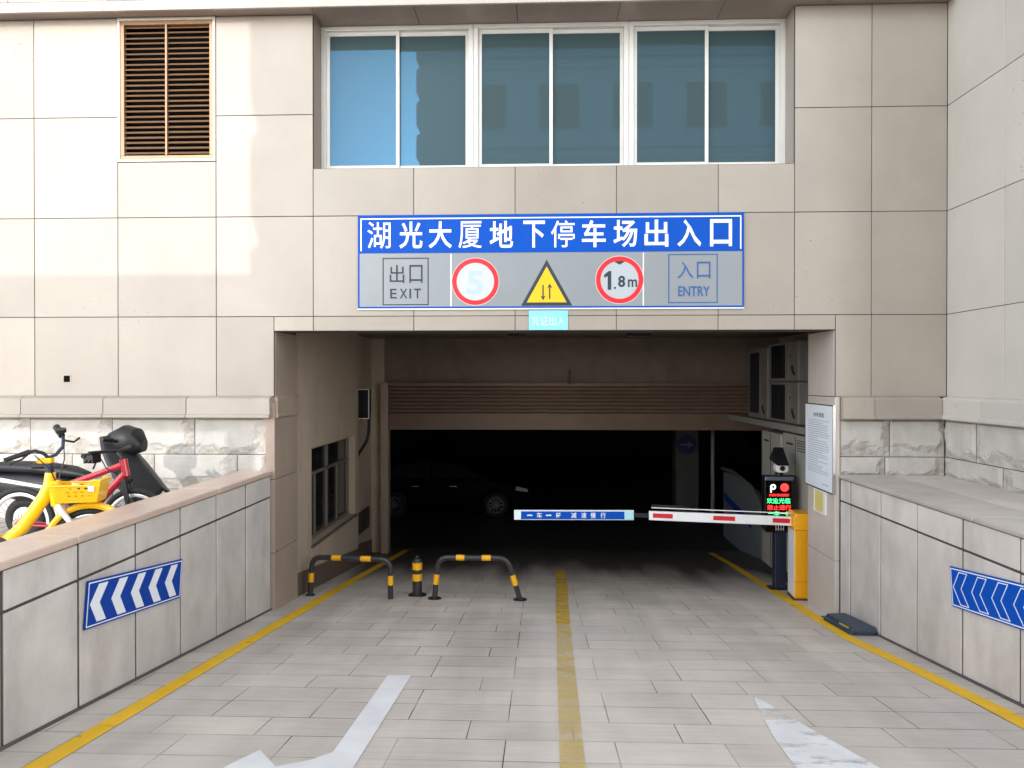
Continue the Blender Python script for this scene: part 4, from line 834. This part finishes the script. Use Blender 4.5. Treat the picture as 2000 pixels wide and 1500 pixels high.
def scooter():
    s = thing('scooter', 'black electric scooter with a windproof apron, nearest the stone plinth', 'scooter', (-4.07, -1.0, 1.03), R(0))
    for x in (0, -1.28):
        mb = MB(); mb.torus((x, 0, .22), (0, 1, 0), .165, .055, 36, 10); wh = mb.build('wheel', RUB, s, smooth=True); MB().disc((x, -.05, .22), (0, 1, 0), .115, .1, 28).build('rim', RIM, wh, bevel=.01)
    # rear body and seat lofted along x
    def loft(name, secs, m, n=18, pw=2.6):
        mb = MB(); vs = []
        for x, zc, hy, hz in secs:
            for j in range(n):
                a = 2 * math.pi * j / n; c_, d = math.cos(a), math.sin(a)
                vs.append((x, hy * math.copysign(abs(c_) ** (2 / pw), c_), zc + hz * math.copysign(abs(d) ** (2 / pw), d)))
        k = len(secs); mb.add(vs, [(i * n + j, i * n + (j + 1) % n, (i + 1) * n + (j + 1) % n, (i + 1) * n + j) for i in range(k - 1) for j in range(n)] + [tuple(range(n))[::-1], tuple(range((k - 1) * n, k * n))])
        return mb.build(name, m, s, smooth=True)
    loft('body', [(-1.75, .60, .05, .04), (-1.60, .58, .13, .12), (-1.2, .54, .16, .17), (-.80, .50, .15, .16), (-.66, .44, .12, .12)], BLK)
    loft('seat', [(-1.70, .74, .06, .03), (-1.50, .755, .14, .055), (-1.1, .74, .15, .06), (-.78, .70, .12, .055), (-.62, .665, .07, .03)], BLKSOFT)
    mb = MB(); mb.prism([(-1.70, .64), (-1.45, .655), (-.90, .56), (-.90, .53), (-1.45, .61), (-1.70, .60)], -.172, -.15, lambda u, v, t: (u, t, v)); mb.build('side_trim', RIM, s, bevel=.006)
    MB().box(-.75, -.12, -.15, .15, .26, .32).build('footboard', BLK, s, bevel=.02)
    mb = MB(); mb.tube([(-.02, 0, .30), (-.13, 0, .62), (-.20, 0, .98)], [.05, .06, .05], 16); fk_ = mb.build('steering_column', BLK, s, smooth=True)
    mb = MB(); mb.tube([(-.26, -.34, 1.06), (-.20, -.12, 1.02), (-.20, .12, 1.02), (-.26, .34, 1.06)], .014, 10); mb.tube([(-.26, -.36, 1.065), (-.235, -.22, 1.045)], .02, 12); mb.tube([(-.26, .36, 1.065), (-.235, .22, 1.045)], .02, 12); mb.build('handlebar', BLK, s, smooth=True)
    loft('headlamp_hood', [(-.42, .98, .06, .06), (-.35, 1.0, .15, .12), (-.22, 1.03, .18, .155), (-.10, 1.02, .15, .13), (-.03, .98, .07, .07)], BLKSOFT)
    # quilted apron: a thick curved cloth hanging from the bar, flaring forward and down
    mb = MB(); nu, nv = 14, 16; vs = []
    for j in range(nv + 1):
        v = j / nv
        for i in range(nu + 1):
            u = i / nu * 2 - 1
            x = -.25 + .20 * v + .22 * v * v - .13 * abs(u) ** 1.7 * (1 - .6 * v); z = 1.11 - .60 * v ** 1.15 - .04 * abs(u) - .16 * abs(u) * v * (1 if u < 0 else .6)
            y = u * (.20 + .16 * math.sin(min(1, v * 1.2) * math.pi * .5)) + .01 * math.sin(9 * v + 3 * u)
            vs.append((x, y, z))
    mb.add(vs, [(j * (nu + 1) + i, j * (nu + 1) + i + 1, (j + 1) * (nu + 1) + i + 1, (j + 1) * (nu + 1) + i) for j in range(nv) for i in range(nu)])
    ap = mb.build('apron', BLKSOFT, s, smooth=True); so = ap.modifiers.new('thick', 'SOLIDIFY'); so.thickness = .02; so.offset = 0
    mb = MB(); mb.torus((0, 0, .22), (0, 1, 0), .245, .03, 20, 8, R(-160), R(-20)); mb.build('mudguard', BLK, s, smooth=True)
scooter()

# ------------------------------------------------------------------ across the street: what shades the facade and shows in its windows
far = thing('far_building', 'beige building across the street, mirrored in the upper windows', 'building')
prof = [(-4.98, 8.9)]; z = 9.2
while z < 16.5:
    for dx, dz in ((-4.98, 0), (-4.98, .62), (-4.90, .70), (-4.58, .86), (-4.50, 1.05), (-4.98, 1.08)): prof.append((dx + .0, z + dz))
    z += 1.32
prof += [(-4.98, 17.6), (10.5, 17.6), (10.5, 1), (-4.8, 1), (-4.8, 8.9)]
mb = MB(); mb.prism(prof, -30, -20.3, lambda u, v, t: (u, t, v)); mb.build('wall', FARWALL, far)
mb = MB()
for zz in (8.0, 11.9, 15.5):
    mb.box(-4.1, 10.5, -20.31, -20.18, zz, zz + .16); mb.box(-4.1, 10.5, -20.31, -20.22, zz - .42, zz - .36)
mb.build('string_course', FARWALL, far)
for zz in (5.0, 9.0, 12.6):
    for k in range(5):
        x = -3.0 + k * 2.9; mb = MB(); Frame((x, -20.3, zz), (-1, 0, 0), (0, 0, 1)).border(mb, -1.7, 0, 0, 1.9, .06, 0, .04); wn = mb.build('window', PVC, far)
        MB().box(x + .06, x + 1.64, -20.32, -20.295, zz + .06, zz + 1.84).build('pane', DGLASS, wn)
low = thing('added_sun_blocker', 'unseen roof slab and wall added to shape the sun patches on the facade', 'light blocker')  # added unseen blocker; roof and gap sized to shape the sun patches
MB().box(-9.2, -4.9, -21.3, -20.5, 8.0, 9.62).build('blocker_roof', FARWALL, low)
MB().box(-9.2, -4.85, -26, -20.5, 1.03, 6.2).build('blocker_base', FARWALL, low)
for i in range(2): MB().box(-9.2 + i * 3.9, -8.9 + i * 3.9, -21.1, -20.7, 6.2, 8.0).build('blocker_column', FARWALL, low)
